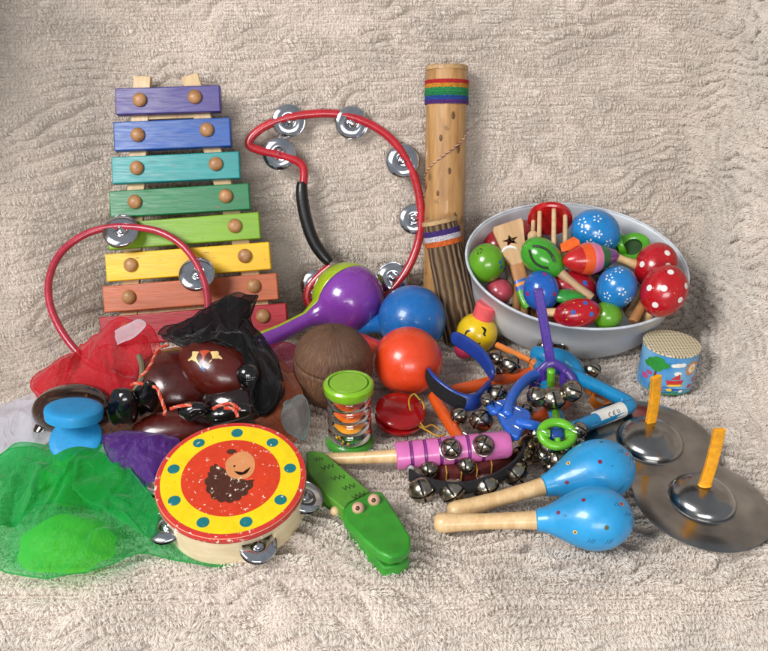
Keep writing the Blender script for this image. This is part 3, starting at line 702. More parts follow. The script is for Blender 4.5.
def around(c, ax_, ay_):
    """direction seen from the eye: ax to the right, ay up, in radians off the line of sight"""
    f = cam_n(c); return nrm(f+RT*math.tan(ax_)+np.cross(f, RT)*math.tan(ay_)*1.0)
def dirs(c, lst): return [around(c, x, y) for x, y in lst]
# green ball maraca, left
c = PR_(486.5, 263, -.6); r = cm(18.5, c)
def mk(mb, M, rr):
    for d in dirs(c, [(.75, .05), (.95, .35), (.85, -.3)]): mb.decal(circ(12, .22), M, rr, d, 1, 1)
    for k in range(7): mb.decal(circ(8, .09), M, rr, dirs(c, [(-.5+.16*math.cos(k*.9), .75+.16*math.sin(k*.9))])[0], 1, 2)
egg('round_maraca', 'glossy green round maraca at the left end of the bowl', 'maraca', c, (r, r, r*1.08), A(.3, .2, 1), '5f9a1e', PR_(505, 300, -5.5), marks=mk, mmats=(BLUM, BLK))
# red dish and pink ball peeking at left
c = PR_(497, 246, -3.2); egg('round_maraca', 'dark red maraca mostly hidden behind the green one in the bowl', 'maraca', c, 1.9, A(0, 0, 1), 'a01822', None)
c = PR_(499, 292, -3.2); r = cm(14, c); egg('round_maraca', 'dull pink maraca under the green one, beside the wooden stick ends', 'maraca', c, r, A(0, 0, 1), 'b84a58', None)
# loose sticks
for i, (p, q, hr, lb) in enumerate((((508, 262), (512, 305), .42, 'thin grey brown stick left of the paddle handle in the bowl'), ((519, 270), (516, 312), .48, 'pale wooden rod under the paddle in the bowl'), ((527, 285), (524, 318), .5, 'short wooden rod beside the blue spotted maraca in the bowl'))):
    a_, b_ = PR_(*p, -2.2), PR_(*q, -3.6); mb = MB(); mb.tube([a_, b_], hr, seg=14); mb.build('wooden_rod', [wood('rod%d' % i, *(('6a5c50', '8c7c6c') if i == 0 else ('7a5228', 'a87c48')), (60, 8, 60), .6)], M=frame((a_+b_)/2), bevel=.06, label=lb, cat='stick', group='wooden rods in the bowl')
# castanet paddle with a star hole
o3 = PR_(508, 232, 1.7); up3 = nrm(PR_(500, 205, 2.4)-PR_(520, 265, .6)); n3 = nrm(cam_n(o3)+A(0, 0, .3)); n3 = nrm(n3-up3*np.dot(n3, up3))
WM = frame(o3, n3, np.cross(up3, n3)); pd = thing('face_paddle', 'wooden paddle clapper with cut-out star and sad white mouth, green handle tip', 'clapper', WM, GRP)
k = cm(1, o3)
def px2(x, y, o=o3, M=WM):
    q = PP(x, y, o, M[:3, 2])-o; return (float(q@M[:3, 0]), float(q@M[:3, 1]))
out = [px2(*q) for q in [(494, 227), (521, 218), (523, 222), (526, 254), (523, 259), (522, 263), (512, 266), (509, 261), (504, 256), (493, 231)]]
# outline with the star hole bridged in, so that the hole is real
sc_, ss = px2(510.5, 240.5), k*7.5
stp_ = [(sc_[0]+x*ss*1.15, sc_[1]+y*ss*.9) for x, y in star(5, 1, .42)]
import bmesh as _bm
from mathutils.geometry import tessellate_polygon
def holed(mb, outer, holes, M, z0, z1, m=0, mh=0):
    """a plate with real holes through it"""
    loops = [[Vector((x, y, 0)) for x, y in outer]]+[[Vector((x, y, 0)) for x, y in h] for h in holes]
    tri = tessellate_polygon(loops); allp = [p for l in loops for p in l]; n = len(allp)
    V = [(p.x, p.y, z0) for p in allp]+[(p.x, p.y, z1) for p in allp]
    F = [list(t)[::-1] for t in tri]+[[i+n for i in t] for t in tri]; I = [m]*len(F); s_ = 0
    for l in loops:
        for i in range(len(l)):
            a, b = s_+i, s_+(i+1) % len(l); F.append([a, b, b+n, a+n]); I.append(m if l is loops[0] else mh)
        s_ += len(l)
    mb.add(xf(M, V), F, I)
mb = MB(); holed(mb, out, [stp_], WM, -.45, 0, 0, 1)
mb.poly(stroke([px2(501.5, 252.5), px2(505, 248), px2(511, 246.5), px2(516.5, 248.5)], k*1.3), WM, .012, 2)
mb.build('paddle', [wood('paddle_wood', 'b08a60', 'd2ae82', (60, 9, 60), .55), wood('star_edge', '5a3c22', '7a5636', (60, 60, 60)), WHT], pd, sharp=30)
mb = MB(); holed(mb, out, [stp_], WM, -1.25, -.62, 0, 1); mb.build('back_paddle', [wood('paddle_back', '8a6440', 'ac8458', (60, 9, 60), .55), DARK], pd, sharp=30)
hs = [px2(*q) for q in [(517, 264), (520, 275), (523, 283), (528, 296), (531, 300)]]
hp3 = xf(WM, [(x, y, -.35-.5*i*.4) for i, (x, y) in enumerate(hs)])
seg_ = catmull(hp3, 6); mb = MB()
for i0, i1, m_, rr_ in ((0, 9, 0, .82), (8, 10, 1, .86), (10, 12, 2, .88), (12, 14, 1, .9), (14, 24, 3, .98)):
    mb.tube(seg_[i0:i1+1], rr_, m_, seg=16, flat=(1, .62), upv=n3)
mb.build('handle', [wood('paddle_handle', '9a6236', 'b98450', (60, 9, 60), .55), paint('handle_blue', '2a5aa8', .4, .2), paint('handle_orange', 'e0862a', .4, .2), paint('handle_green', '4e9a1e', .35, .3)], pd)
# red cage bell: discs joined with dowels
cR = PR_(550, 218, 1.6); nR = nrm(A(.12, .86, .42)); rR = cm(22, cR)
cg = thing('cage_rattle', 'red cage rattle of wooden dowels at the back of the bowl', 'rattle', frame(cR, nR, RT), GRP)
mb = MB(); mb.lathe([(0, .1), (rR*.5, .1), (rR*.7, .25), (rR*.92, .3), (rR, .1), (rR, -.35), (rR*.93, -.5), (0, -.5)], frame(cR, nR, RT), 44); mb.build('disc', paint('cage_red', 'b81418', .25, .5), cg)
for k_ in range(7):
    a_ = 2*math.pi*k_/7+.3; q = xf(frame(cR, nR, RT), [(rR*.74*math.cos(a_), rR*.74*math.sin(a_), -.4), (rR*.74*math.cos(a_), rR*.74*math.sin(a_), -5.8)])
    mb = MB(); mb.tube(q, .26, seg=12); mb.build('dowel', BEECH, cg)
# green frog maraca
c = PR_(543, 258, 2.4); r = cm(20, c); he = PR_(592, 299, .4)
ax = nrm(c-he); M = frame(c, ax, RT); fg = thing('frog_maraca', 'green frog-faced maraca with black mouth lines lying on top of the heap', 'maraca', M, GRP)
FGR = paint('frog_green', '3f9a28', .22, .5, .06)
mb = MB(); pr_ = []
for t in np.linspace(0, math.pi, 28): pr_.append((r*math.sin(t)*(1-.25*(1+math.cos(t))/2) if 0 < t < math.pi-1e-6 else 0, -r*1.22*math.cos(t)+(0)))
pr_[-1] = (0, r*1.22); mb.lathe(pr_, M, 48)
mb.build('head', FGR, fg, sharp=0)
f = cam_n(c)
for sgn in (-1, 1):
    sd = np.cross(ax, f); pts = []
    for t in np.linspace(-.95, .75, 14):
        th = 1.15+.55*t; wv = sgn*(.12+.36*(1-abs(t)**2)*(1))
        zz_ = -r*1.22*math.cos(math.pi-th*1.0) if False else r*1.22*(-t)*.62
        rad = r*math.sqrt(max(.02, 1-(zz_/(r*1.22))**2))*(1-.25*(1-zz_/(r*1.22))/2*.6)
        dr = nrm(f-ax*np.dot(f, ax)); dd = dr*math.cos(wv)+nrm(np.cross(ax, dr))*math.sin(wv)
        pts.append(c+ax*zz_+dd*rad*1.0)
    mb = MB(); mb.tube(pts, .13, seg=8); mb.build('mouth_line', BLK, fg)
mb = MB(); d = nrm(he-c); Lh = np.linalg.norm(he-c); mb.lathe([(.62, r*.9), (.5, r*1.5), (.45, Lh*.7), (.6, Lh-.6), (.55, Lh-.1), (0, Lh)], frame(c, d, RT), 20); mb.build('handle', wood('frog_handle', '9a7a5c', 'c2a07a', (50, 50, 8), .4), fg)
# ladybird clapper behind: orange wedge
a_, b_ = PR_(560, 249, 2.9), PR_(579, 243, 3.1)
mb = MB(); mb.prism([(0, -.45), (2.1, -.8), (2.3, .1), (1.9, .75), (.2, .5)], frame(a_, nrm(cam_n(a_)+A(0, 0, .5)), b_-a_), -.25, .15); mb.build('orange_wedge', paint('orange_wedge', 'e8641a', .3, .4), M=frame(a_), bevel=.06, label='small orange beak-shaped wooden wedge between frog and striped maraca', cat='wooden toy', group=GRP)
# striped maraca lying across
c = PR_(592, 258, 2.4); e0 = PR_(566, 261, 3.2); e1 = PR_(612, 256, 2.4); he = PR_(640, 266, 1.2)
ax = nrm(e1-e0); M = frame(e0, ax, cam_n(c)); Ls = np.linalg.norm(e1-e0); r = cm(16.5, c)
sm_ = thing('striped_maraca', 'maraca striped red, orange, pink, green and purple lying across the heap', 'maraca', M, GRP)
bands_ = [(0, '9'), ]; prof = []; nS = 30
for i in range(nS+1):
    t = i/nS; rr_ = r*math.sin(math.pi*min(1, (t*.92)))**.62 if t > 0 else 0
    if t > .45: rr_ = r*(1-((t-.45)/.55)**1.5*.68)
    prof.append((rr_, -.4+t*(Ls+.9)))
cols_ = ['b81c1c', 'e0561e', 'e07aa0', '1c6a3e', '7a4a8e']
mb = MB(); mb.lathe(prof, M, 44, [0 if i < 9 else 1 if i < 14 else 2 if i < 19 else 3 if i < 24 else 4 for i in range(nS)])
mb.build('head', [paint('stripe_'+h, h, .28, .4, .05) for h in cols_], sm_, sharp=0)
mb = MB(); q = frame(e1, nrm(he-e1), RT); Lh = np.linalg.norm(he-e1); mb.lathe([(.5, .3), (.42, Lh*.5), (.6, Lh-.5), (.5, Lh-.06), (0, Lh)], q, 20); mb.build('handle', STICK, sm_)
# blue flowered eggs
def flm(c, ds, sz):
    def f_(mb, M, rr):
        for d in dirs(c, ds): flower(mb, M, rr, d, sz, 1)
    return f_
c = PR_(596, 232, 1.9); r = cm(22, c)
egg('flowered_egg_shaker', 'larger blue egg shaker with white flowers at the back of the bowl', 'egg shaker', c, (r, r, r*1.18), RT-A(0, 0, .55), '1a7cc0', marks=flm(c, [(-.55, .15), (.05, .62), (-.3, -.55), (.1, -.1), (.6, -.55), (-.75, .6)], .85), mmats=(WHT,))
c = PR_(617, 287, 1.5); r = cm(20, c)
egg('flowered_egg_shaker', 'smaller blue egg shaker with white flowers beside the red toadstool maracas', 'egg shaker', c, (r, r, r*1.08), A(.2, 0, 1), '1a78bc', marks=flm(c, [(.25, -.25), (-.65, -.6), (.7, -.8), (-.5, .6), (.1, .9)], .8), mmats=(WHT,))
# green ring clapper
for k_, (px, py, rx, ax_) in enumerate(((622, 243, 10, A(.85, -.25, .45)), (633, 248, 14, A(-.45, -.5, .8)))):
    c = PR_(px, py, .6); M = frame(c, ax_, RT)
    if k_ == 0: gt = thing('green_castanet', 'bright green castanet standing open behind the toadstool maracas', 'castanet', M, GRP)
    rr_ = cm(rx+3, c); mb = MB(); mb.lathe([(rr_*.55, .25), (rr_*.6, .32), (rr_*.95, .32), (rr_, .2), (rr_, -.3), (rr_*.95, -.4), (0, -.4), (0, -.1), (rr_*.5, -.1), (rr_*.55, .25)][:6]+[(rr_*.95, -.4), (rr_*.5, -.42), (0, -.42)], M, 36)
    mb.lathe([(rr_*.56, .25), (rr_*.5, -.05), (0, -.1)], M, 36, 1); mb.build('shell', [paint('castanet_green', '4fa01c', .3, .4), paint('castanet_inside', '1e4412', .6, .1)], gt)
# toadstool maracas
DOTS = [(-.75, .35), (.15, .75), (.75, .15), (-.2, -.2), (.35, -.75), (-.6, -.85), (.1, .2), (.85, .75), (-.9, -.2)]
def spots(c, ds, sz, m=1):
    def f_(mb, M, rr):
        for d in dirs(c, ds): mb.decal(circ(16, .36), M, rr, d, sz, m)
    return f_
c = PR_(656, 266, 1.4); r = cm(21, c)
egg('toadstool_maraca', 'rear of the two red white-dotted maracas at the right side of the bowl', 'maraca', c, (r, r, r*1.15), A(.35, .5, .8), 'b0101c', PR_(628, 318, -2.5), .6, spots(c, [(-.85, .15), (.55, .65), (.0, -.3), (.5, .0)], .95), (WHT,))
c = PR_(664, 291, 2.3); r = cm(22.5, c)
egg('toadstool_maraca', 'front of the two red white-dotted maracas at the right side of the bowl', 'maraca', c, (r, r, r*1.2), A(.35, .3, .8), 'b20e1a', PR_(642, 326, -2.5), .6, spots(c, [(-.85, .25), (.0, .12), (.35, .85), (-.5, -.75), (.7, -.45), (.9, .3)], .95), (WHT,))
# blue ball with magenta dots
c = PR_(541, 291, .9); r = cm(18, c)
egg('spotted_maraca', 'small blue round maraca with magenta dots under the paddle handle', 'maraca', c, (r, r, r*1.15), A(-.2, .2, 1), '1a5cb4', marks=spots(c, [(.75, -.2), (-.3, -.95), (-.95, -.3), (.3, 1.0)], .7), mmats=(MAG,))
# red ovoids with blue dots
c = PR_(577, 313, .6); r = cm(16, c)
egg('spotted_egg_maraca', 'red egg maraca with blue dots lying at the front of the bowl', 'maraca', c, (r*.92, r*.92, r*1.5), A(1, .12, .12), 'b20c1c', PR_(537, 312, .4), .5, lambda mb, M, rr: ([mb.decal(circ(14, .33), M, rr, d, .8, 1) for d in dirs(c, [(-.25, .05), (.65, .75), (.85, -.1)])], [mb.decal(circ(8, .1), M, rr, d, .8, 2) for d in dirs(c, [(.2, .5), (.4, -.6), (-.7, -.5), (-.3, .8), (.85, .4), (.2, -.1), (-.8, .3)])]), (BLUM, paint('dot_yellow', 'd8c060', .4, .3)))
c = PR_(573, 288, -.6); r = cm(20, c)
egg('spotted_egg_maraca', 'dark red egg maraca with blue dots buried in the middle of the heap', 'maraca', c, (r*.95, r*.95, r*1.3), A(1, .2, -.2), '9c1220', marks=spots(c, [(-.3, -.15), (.6, .3), (.5, -.7)], .8), mmats=(BLUM,))
c = PR_(607, 316, -.5); r = cm(15, c)
egg('round_maraca', 'plain green round maraca at the front of the bowl beside the red egg', 'maraca', c, r, A(0, 0, 1), '5a9420')
c = PR_(568, 297, .9); mb = MB(); mb.ball(c, (cm(17, c), 1.0, .7), M=frame(c, A(0, -.3, 1), A(1, -.2, 0)), seg=28); mb.build('leaf_rattle', paint('leaf_green', '2c8a34', .3, .4), M=frame(c), sharp=0, label='flat dark green oval rattle under the frog handle', cat='rattle', group=GRP)
# filling of the lower bowl
for i, (px, py, off, rp, hx, lb) in enumerate(((525, 240, -3.2, 20, '8a2420', 'brown red maraca deep in the bowl behind the paddle'), (640, 300, -3.2, 20, '6e4326', 'brown wooden ball shaker deep in the bowl under the toadstool maracas'), (600, 285, -4.0, 20, '4a1c22', 'dark maroon shaker at the bottom of the bowl'), (545, 310, -4.0, 18, '7a5030', 'brown shaker low in the bowl beneath the blue spotted maraca'))):
    c = PR_(px, py, off); egg('round_maraca', lb, 'maraca', c, cm(rp, c), A(0, 0, 1), hx, None)
# stick tips beside the frog
a_, b_ = PR_(533, 236, 2.2), PR_(535, 256, .4); mb = MB(); mb.tube([a_, b_], .62, seg=16); mb.ball(a_, .62, seg=16, rings=10); mb.build('wooden_rod', BEECH, M=frame(a_), label='thick round-ended wooden rod between the paddle and the frog maraca', cat='stick', group='wooden rods in the bowl')
# narrow wood inside on the right: rods
a_, b_ = PR_(646, 297, .4), PR_(633, 322, -.6); mb = MB(); mb.tube([a_, b_], .55, seg=14); mb.build('wooden_rod', wood('rod_dark', '8a5830', 'b4804c', (60, 8, 60)), M=frame(a_), bevel=.08, label='brown wooden rod below the right toadstool maraca', cat='stick', group='wooden rods in the bowl')

# ------------------------------------------------------------------ printed cardboard shaker drum
c0 = P(664, 381, 0); top = PY(666, 343, c0[1]); H = top[2]; R = cm(27.5, top); DM = frame(c0, A(.02, 0, 1), RT)
dr = thing('guiro_drum', 'small cardboard drum shaker printed with sun and palm tree, cream woven top', 'shaker', DM)
pm_, nt, b = base_mat('printed_paper')
tcn = N(nt, 'ShaderNodeTexCoord'); n1 = N(nt, 'ShaderNodeTexNoise', Scale=30.0, Detail=3.0); nt.links.new(tcn.outputs['Object'], n1.inputs['Vector'])
nt.links.new(ramp(nt, n1.outputs[0], [(.35, lin('3f86c4')), (.6, lin('78b4dc'))]), b.inputs['Base Color']); b.inputs['Roughness'].default_value = .35; b.inputs['Coat Weight'].default_value = .3
hexs = ['2f8f3a', 'e8902a', 'f0c83a', 'c8322c', 'f0ece0', '3a2a20', '2a4fa8', 'c04c88', '6e3f1c']
pmats = [pm_]+[paint('print_'+h, h, .4, .3, .06, 120) for h in hexs]
mb = MB(); mb.lathe([(R*.97, 0), (R, .05), (R, H-.05), (R*.98, H)], DM, 72)
def wrap(pts, m, lift=.012):
    """pts: (angle, z) outline on the drum's wall, densified and laid just proud of it"""
    q = []; n = len(pts)
    for i in range(n):
        a_, b_ = pts[i], pts[(i+1) % n]; k_ = max(1, int(abs(a_[0]-b_[0])/.12))
        for j in range(k_): q.append((a_[0]+(b_[0]-a_[0])*j/k_, a_[1]+(b_[1]-a_[1])*j/k_))
    ca = np.mean([x for x, _ in q]); cz = np.mean([z for _, z in q]); V = []; F = []; n = len(q)
    for k_ in (1.0, .66, .33):
        for x, z in q: x2 = ca+(x-ca)*k_; z2 = cz+(z-cz)*k_; V.append(((R+lift)*math.cos(x2), (R+lift)*math.sin(x2), z2))
    V.append(((R+lift)*math.cos(ca), (R+lift)*math.sin(ca), cz))
    for i in range(n):
        j = (i+1) % n
        for t in (0, 1): F.append([t*n+i, t*n+j, (t+1)*n+j, (t+1)*n+i])
        F.append([2*n+i, 2*n+j, 3*n])
    mb.add(xf(DM, V), F, m)
fa = -math.pi/2
W = lambda x: fa+x/R
# grass, sea, hills, tree, cloud, sun, boats, flowers
wrap([(W(-3.9), .08), (W(-3.9), 1.2), (W(-2.6), 1.7), (W(-1.4), 1.1), (W(-.3), .9), (W(1.2), .7), (W(3.6), 1.0), (W(3.6), .08)], 7, .010)
wrap([(W(-3.9), .08), (W(-3.9), .7), (W(-2.2), .95), (W(-.5), .5), (W(1.4), .55), (W(3.6), .5), (W(3.6), .08)], 1, .016)
for x, z, r_, m_ in ((-2.7, 3.5, .75, 1), (-2.1, 3.9, .7, 1), (-1.5, 3.5, .65, 1), (-2.2, 3.0, .7, 1), (-3.2, 3.1, .55, 1), (.0, 3.7, .42, 5), (.45, 3.75, .4, 5), (-.4, 3.65, .35, 5), (.1, 2.7, .4, 5), (-3.4, 1.5, .5, 8), (-2.9, 2.1, .4, 8), (2.7, 1.5, .5, 8), (1.9, .9, .35, 4), (-.5, .7, .3, 3), (-1.4, .55, .28, 8), (.8, .5, .25, 5)):
    wrap([(W(x+r_*math.cos(t)), z+r_*.62*math.sin(t)) for t in np.linspace(0, 2*math.pi, 14, endpoint=False)], m_, .020+.002*(m_ % 5)+.0007*abs(x))
wrap([(W(-2.35), 1.2), (W(-2.0), 1.2), (W(-2.1), 3.1), (W(-2.3), 3.1)], 9, .018)
sx_, sz_ = 1.75, 3.15
wrap([(W(sx_+(1.0 if i % 2 == 0 else .62)*math.cos(math.pi*i/11)), sz_+(1.0 if i % 2 == 0 else .62)*math.sin(math.pi*i/11)) for i in range(22)], 2, .030)
wrap([(W(sx_+.52*math.cos(t)), sz_+.52*math.sin(t)) for t in np.linspace(0, 6.28, 18, endpoint=False)], 5, .036)
wrap([(W(sx_+.26*math.cos(t)), sz_+.26*math.sin(t)) for t in np.linspace(0, 6.28, 14, endpoint=False)], 3, .042)
wrap([(W(-.8), 1.3), (W(.7), 1.3), (W(.9), 1.9), (W(-1.0), 1.8)], 4, .024); wrap([(W(-.6), 1.95), (W(.35), 2.7), (W(.5), 1.95)], 4, .027); wrap([(W(-.9), 1.1), (W(.9), 1.15), (W(.6), 1.4), (W(-.6), 1.35)], 3, .031)
mb.build('printed_wall', pmats, dr, recalc=False, sharp=30)
wm, nt, b = base_mat('woven_cane'); v = coords(nt, (1, 1, 1)); 
wx = N(nt, 'ShaderNodeTexWave', Scale=90.0, Distortion=.6, bands_direction='X'); wy = N(nt, 'ShaderNodeTexWave', Scale=90.0, Distortion=.6, bands_direction='Y'); ck = N(nt, 'ShaderNodeMath', operation='MULTIPLY')
for q in (wx, wy): nt.links.new(v, q.inputs['Vector'])
nt.links.new(wx.outputs['Fac'], ck.inputs[0]); nt.links.new(wy.outputs['Fac'], ck.inputs[1])
nt.links.new(ramp(nt, ck.outputs[0], [(.05, lin('d8ccae')), (.45, lin('c2b48e')), (.85, lin('6a5a3a'))]), b.inputs['Base Color']); b.inputs['Roughness'].default_value = .7
bp = N(nt, 'ShaderNodeBump', Strength=.6, Distance=.001); nt.links.new(ck.outputs[0], bp.inputs['Height']); nt.links.new(bp.outputs[0], b.inputs['Normal'])
mb = MB(); mb.lathe([(0, H+.02), (R*.97, H+.02), (R*1.02, H), (R*1.03, H-.12), (R*1.01, H-.2)], DM, 64); mb.build('woven_top', wm, dr)

# ------------------------------------------------------------------ cymbals
CYM, nt, b = base_mat('cymbal_steel'); b.inputs['Metallic'].default_value = 1; b.inputs['Anisotropic'].default_value = .5
tcn = N(nt, 'ShaderNodeTexCoord'); ln = N(nt, 'ShaderNodeVectorMath', operation='LENGTH'); nt.links.new(tcn.outputs['Object'], ln.inputs[0])
cb = N(nt, 'ShaderNodeCombineXYZ'); nt.links.new(ln.outputs['Value'], cb.inputs[0]); n1 = N(nt, 'ShaderNodeTexNoise', Scale=1500.0, Detail=3.0); nt.links.new(cb.outputs[0], n1.inputs['Vector'])
n2 = N(nt, 'ShaderNodeTexNoise', Scale=40.0, Detail=5.0); nt.links.new(tcn.outputs['Object'], n2.inputs['Vector'])
nt.links.new(ramp(nt, n2.outputs[0], [(.3, lin('8a8a8a')), (.7, lin('acaaa6'))]), b.inputs['Base Color'])
nt.links.new(ramp(nt, n1.outputs[0], [(.3, (.12,)*3+(1,)), (.7, (.26,)*3+(1,))]), b.inputs['Roughness'])
bp = N(nt, 'ShaderNodeBump', Strength=.08, Distance=.0005); nt.links.new(n1.outputs[0], bp.inputs['Height']); nt.links.new(bp.outputs[0], b.inputs['Normal'])
STRAP = paint('strap_orange', 'f2a412', .45, .3, .1, 200, .25)
def cymbal(label, px, py, rpx, z, n, s0, s1, face):
    c = P(px, py, z); r = cm(rpx, c); M = frame(c, n, RT); t = thing('cymbal', label, 'cymbal', M, 'pair of hand cymbals')
    d = r*.49; prof = [(.10, 1.62)]
    for k_ in np.linspace(.10, 1, 16): prof.append((d*math.sin(k_*math.pi/2*.96)/math.sin(math.pi/2*.96), 1.75*(math.cos(k_*math.pi/2*.96)-math.cos(math.pi/2*.96))))
    prof += [(d*1.02, -.02), (d*1.06, -.03), (r*.7, -.08), (r*.97, -.2), (r, -.26), (r*.995, -.32), (r*.7, -.16), (d*1.05, -.10), (d*.9, .3), (d*.5, 1.2), (.1, 1.5)]
    mb = MB(); mb.lathe(prof, M, 96); mb.build('plate', CYM, t, sharp=35)
    w_, h_ = s0, s1; path = catmull([w_-A(0, 0, .35), w_+(h_-w_)*.35+A(.1, 0, 0), w_+(h_-w_)*.7+A(.12, .1, 0), h_], 6)
    mb = MB(); mb.tube(path, 1.0, flat=(.48, .13), seg=14, upv=nrm(face)); mb.tube(path+nrm(face)*-.32, 1.0, flat=(.46, .12), seg=14, upv=nrm(face))
    mb.build('strap', STRAP, t)
    mb = MB(); mb.ball(w_+A(0, 0, -.1), (.6, .4, .2), seg=16, rings=8); mb.build('knot', STRAP, t)
cA = P(650, 440, 1.5)
cymbal('rear steel cymbal with upright orange strap, its edge resting on the front cymbal', 650, 441, 67, 1.9, A(.02, -.10, 1), PY(651, 424, cA[1]), PY(657, 377, cA[1]-.6), A(.25, -1, .35))
cB = P(703, 500, 1.2)
cymbal('front steel cymbal with leaning orange strap at the right front of the seat', 702, 499, 68, 1.1, A(.06, -.06, 1), PY(705, 484, cB[1]), PY(720, 430, cB[1]-.8), A(-.1, -1, .4))

# ------------------------------------------------------------------ wooden tambourine with a painted hedgehog
tn = nrm(A(.03, -.20, 1)); tc = P(231, 477, 4.9); tr = cm(74.5, tc); TBM = frame(tc, tn, RT)
tb_ = thing('painted_tambourine', 'wooden tambourine with yellow rim, teal dots and a hedgehog on worn red', 'tambourine', TBM)
CRM = wood('cream_wood', 'd2bc92', 'e8d8b4', (30, 30, 90), .5, .2)
slots = [math.radians(a_) for a_ in (-142, -63, -5, 55, 115, 172)]
def skipf(i, j, seg=144):
    a_ = 2*math.pi*(j+.5)/seg
    return i in (2, 3, 4) and any(abs((a_-s_+math.pi) % (2*math.pi)-math.pi) < .21 for s_ in slots)
Hh = 3.5; zs = [0, -.25, -.5, -1.05, -1.5, -2.0, -2.45, -3.3, -Hh][::-1]
mb = MB(); mb.lathe([(tr, z) for z in zs], TBM, 144, skip=skipf); mb.build('frame', CRM, tb_, solid=.45, recalc=False, sharp=35)
mb = MB(); mb.lathe([(tr*.97, -Hh), (tr*.97, -.1)], TBM, 96); 
wearp = dict(rough=.4, coat=.15, var=.05, scale=60, bump=.08)
skin = [paint('tamb_red_rim', 'c4322a', wear=.5, **wearp), paint('tamb_yellow', 'e6c80e', wear=.12, wearcol='c43a20', **wearp), paint('tamb_red', 'cc3a1c', wear=.42, **wearp), paint('tamb_teal', '146e74', wear=.3, **wearp),
        paint('hog_brown', '4a2418', wear=.5, **wearp), paint('hog_peach', 'cf8a58', wear=.25, **wearp), paint('hog_line', '33160c', .4, .1)]
mb = MB(); mb.lathe([(tr*1.0, -.62), (tr*1.006, -.55), (tr*1.008, -.12), (tr*.995, .03), (tr*.93, .05)], TBM, 96)
mb.ring(tr*.93, tr*.66, TBM, .055, 1); mb.lathe([(0, .055), (tr*.66, .055)], TBM, 72, 2)
for k_ in range(9):
    a_ = math.radians(90+40*k_+2); mb.poly(circ(20, tr*.082, tr*.795*math.cos(a_), tr*.795*math.sin(a_)), TBM, .063, 3)
u_ = tr
def toP(x, y): return (x/200*u_, y/150*u_)
# scalloped body, then head, nose, smile
body = []
bo_pts = [(-58, 10), (-50, 28), (-28, 22), (-5, 8), (20, -2), (45, -10), (60, -8), (54, -30), (40, -48), (20, -60), (-5, -62), (-30, -56), (-50, -40), (-62, -15)]
bq = catmull([A(*toP(*q), 0) for q in bo_pts], 10, True)
cen = bq.mean(0)
for i, q in enumerate(bq):
    k_ = 1+.10*abs(math.sin(i*math.pi/9))*(1 if i > 60 or i < 15 else .3); body.append(tuple((cen+(q-cen)*k_)[:2]))
mb.poly(body, TBM, .066, 4)
hd = catmull([A(*toP(*q), 0) for q in [(-20, 28), (-18, 45), (0, 60), (22, 68), (45, 58), (58, 38), (58, 12), (42, -4), (15, -6), (-10, 4)]], 6, True)
mb.poly([tuple(q[:2]) for q in hd], TBM, .072, 5)
mb.poly([toP(-15+14*math.cos(t)+4, 66+7*math.sin(t)) for t in np.linspace(0, 6.28, 16, endpoint=False)], TBM, .078, 4)
mb.poly(stroke([toP(6, 14), toP(22, 5), toP(40, 10), toP(48, 26)], .035), TBM, .078, 6)
mb.poly([toP(4+3*math.cos(t), 27+3*math.sin(t)) for t in np.linspace(0, 6.28, 10, endpoint=False)], TBM, .079, 6)
mb.build('drum_skin', skin, tb_, recalc=False, sharp=30)
for k_, s_ in enumerate(slots):
    q = xf(TBM, [(tr*.93*math.cos(s_), tr*.93*math.sin(s_), -1.8)])[0]; out_ = TBM[:3, :3]@A(math.cos(s_), math.sin(s_), 0)
    if k_ < 2 or k_ in (2, 5): jingle(tb_, q+out_*.35, tn+out_*.22, cm(19, q), .2, (.05, .1, 0))
    else: jingle(tb_, q, tn, 1.4, .2)

# ------------------------------------------------------------------ crocodile clapper
CG = paint('croc_body', '55962c', .48, .1, .10, 60, .15, wear=.12, wearcol='6a5c2c'); CH = paint('croc_head', '2c8c20', .42, .15, .12, 60, .12, wear=.15, wearcol='7a6a2c'); CD = paint('croc_dark', '16400f', .5, .1)
co = P(372, 510, 1.5); cf = nrm(P(398, 560, 1.5)-P(330, 465, 1.5)); KM = frame(co, A(0, 0, 1), cf)
ck_ = thing('crocodile_clapper', 'green wooden crocodile clapper with zigzag back and bulging round eyes', 'clapper', KM)
def pl(px, py, z): q = P(px, py, z)-co; return (float(q@KM[:3, 0]), float(q@KM[:3, 1]))
mb = MB(); bp_ = [pl(*q, 2.2) for q in [(306, 452), (311, 450), (324, 452), (345, 470), (370, 491), (349, 502), (344, 509), (326, 495), (308, 472)]]
mb.prism(bp_, KM, -.9, .7)
for (a_, b_) in (((314, 459), (321, 458)), ((321, 468), (331, 465)), ((331, 478), (342, 476)), ((342, 488), (352, 485)), ((352, 497), (362, 493))):
    A0, B0 = pl(*a_, 2.2), pl(*b_, 2.2); n_ = 6; zz = []
    for i in range(n_+1):
        t = i/n_; off = .24*(1 if i % 2 else -1); zz.append((A0[0]+(B0[0]-A0[0])*t*1.25+off, A0[1]+(B0[1]-A0[1])*t*1.25))
    V = [(x, y, .706) for x, y in zz]+[(x+.24, y, .706) for x, y in zz]
    mb.add(xf(KM, V), [[i, i+1, n_+2+i, n_+1+i] for i in range(n_)], 1)
mb.build('body', [CG, CD], ck_, bevel=.14, bseg=3, recalc=False)
mb = MB(); mb.prism([pl(*q, 1.0) for q in [(343, 514), (350, 506), (374, 499), (386, 505), (408, 545), (409, 563), (398, 569), (383, 571), (368, 556), (345, 528)]], KM, -1.2, -.15); mb.build('lower_jaw', CH, ck_, bevel=.2, bseg=3)
mb = MB(); mb.prism([pl(*q, 3.0) for q in [(343, 509), (349, 502), (369, 492), (381, 490), (388, 499), (400, 518), (411, 536), (411, 546), (402, 554), (389, 557), (378, 552), (362, 538), (344, 520)]], KM, .55, 1.5)
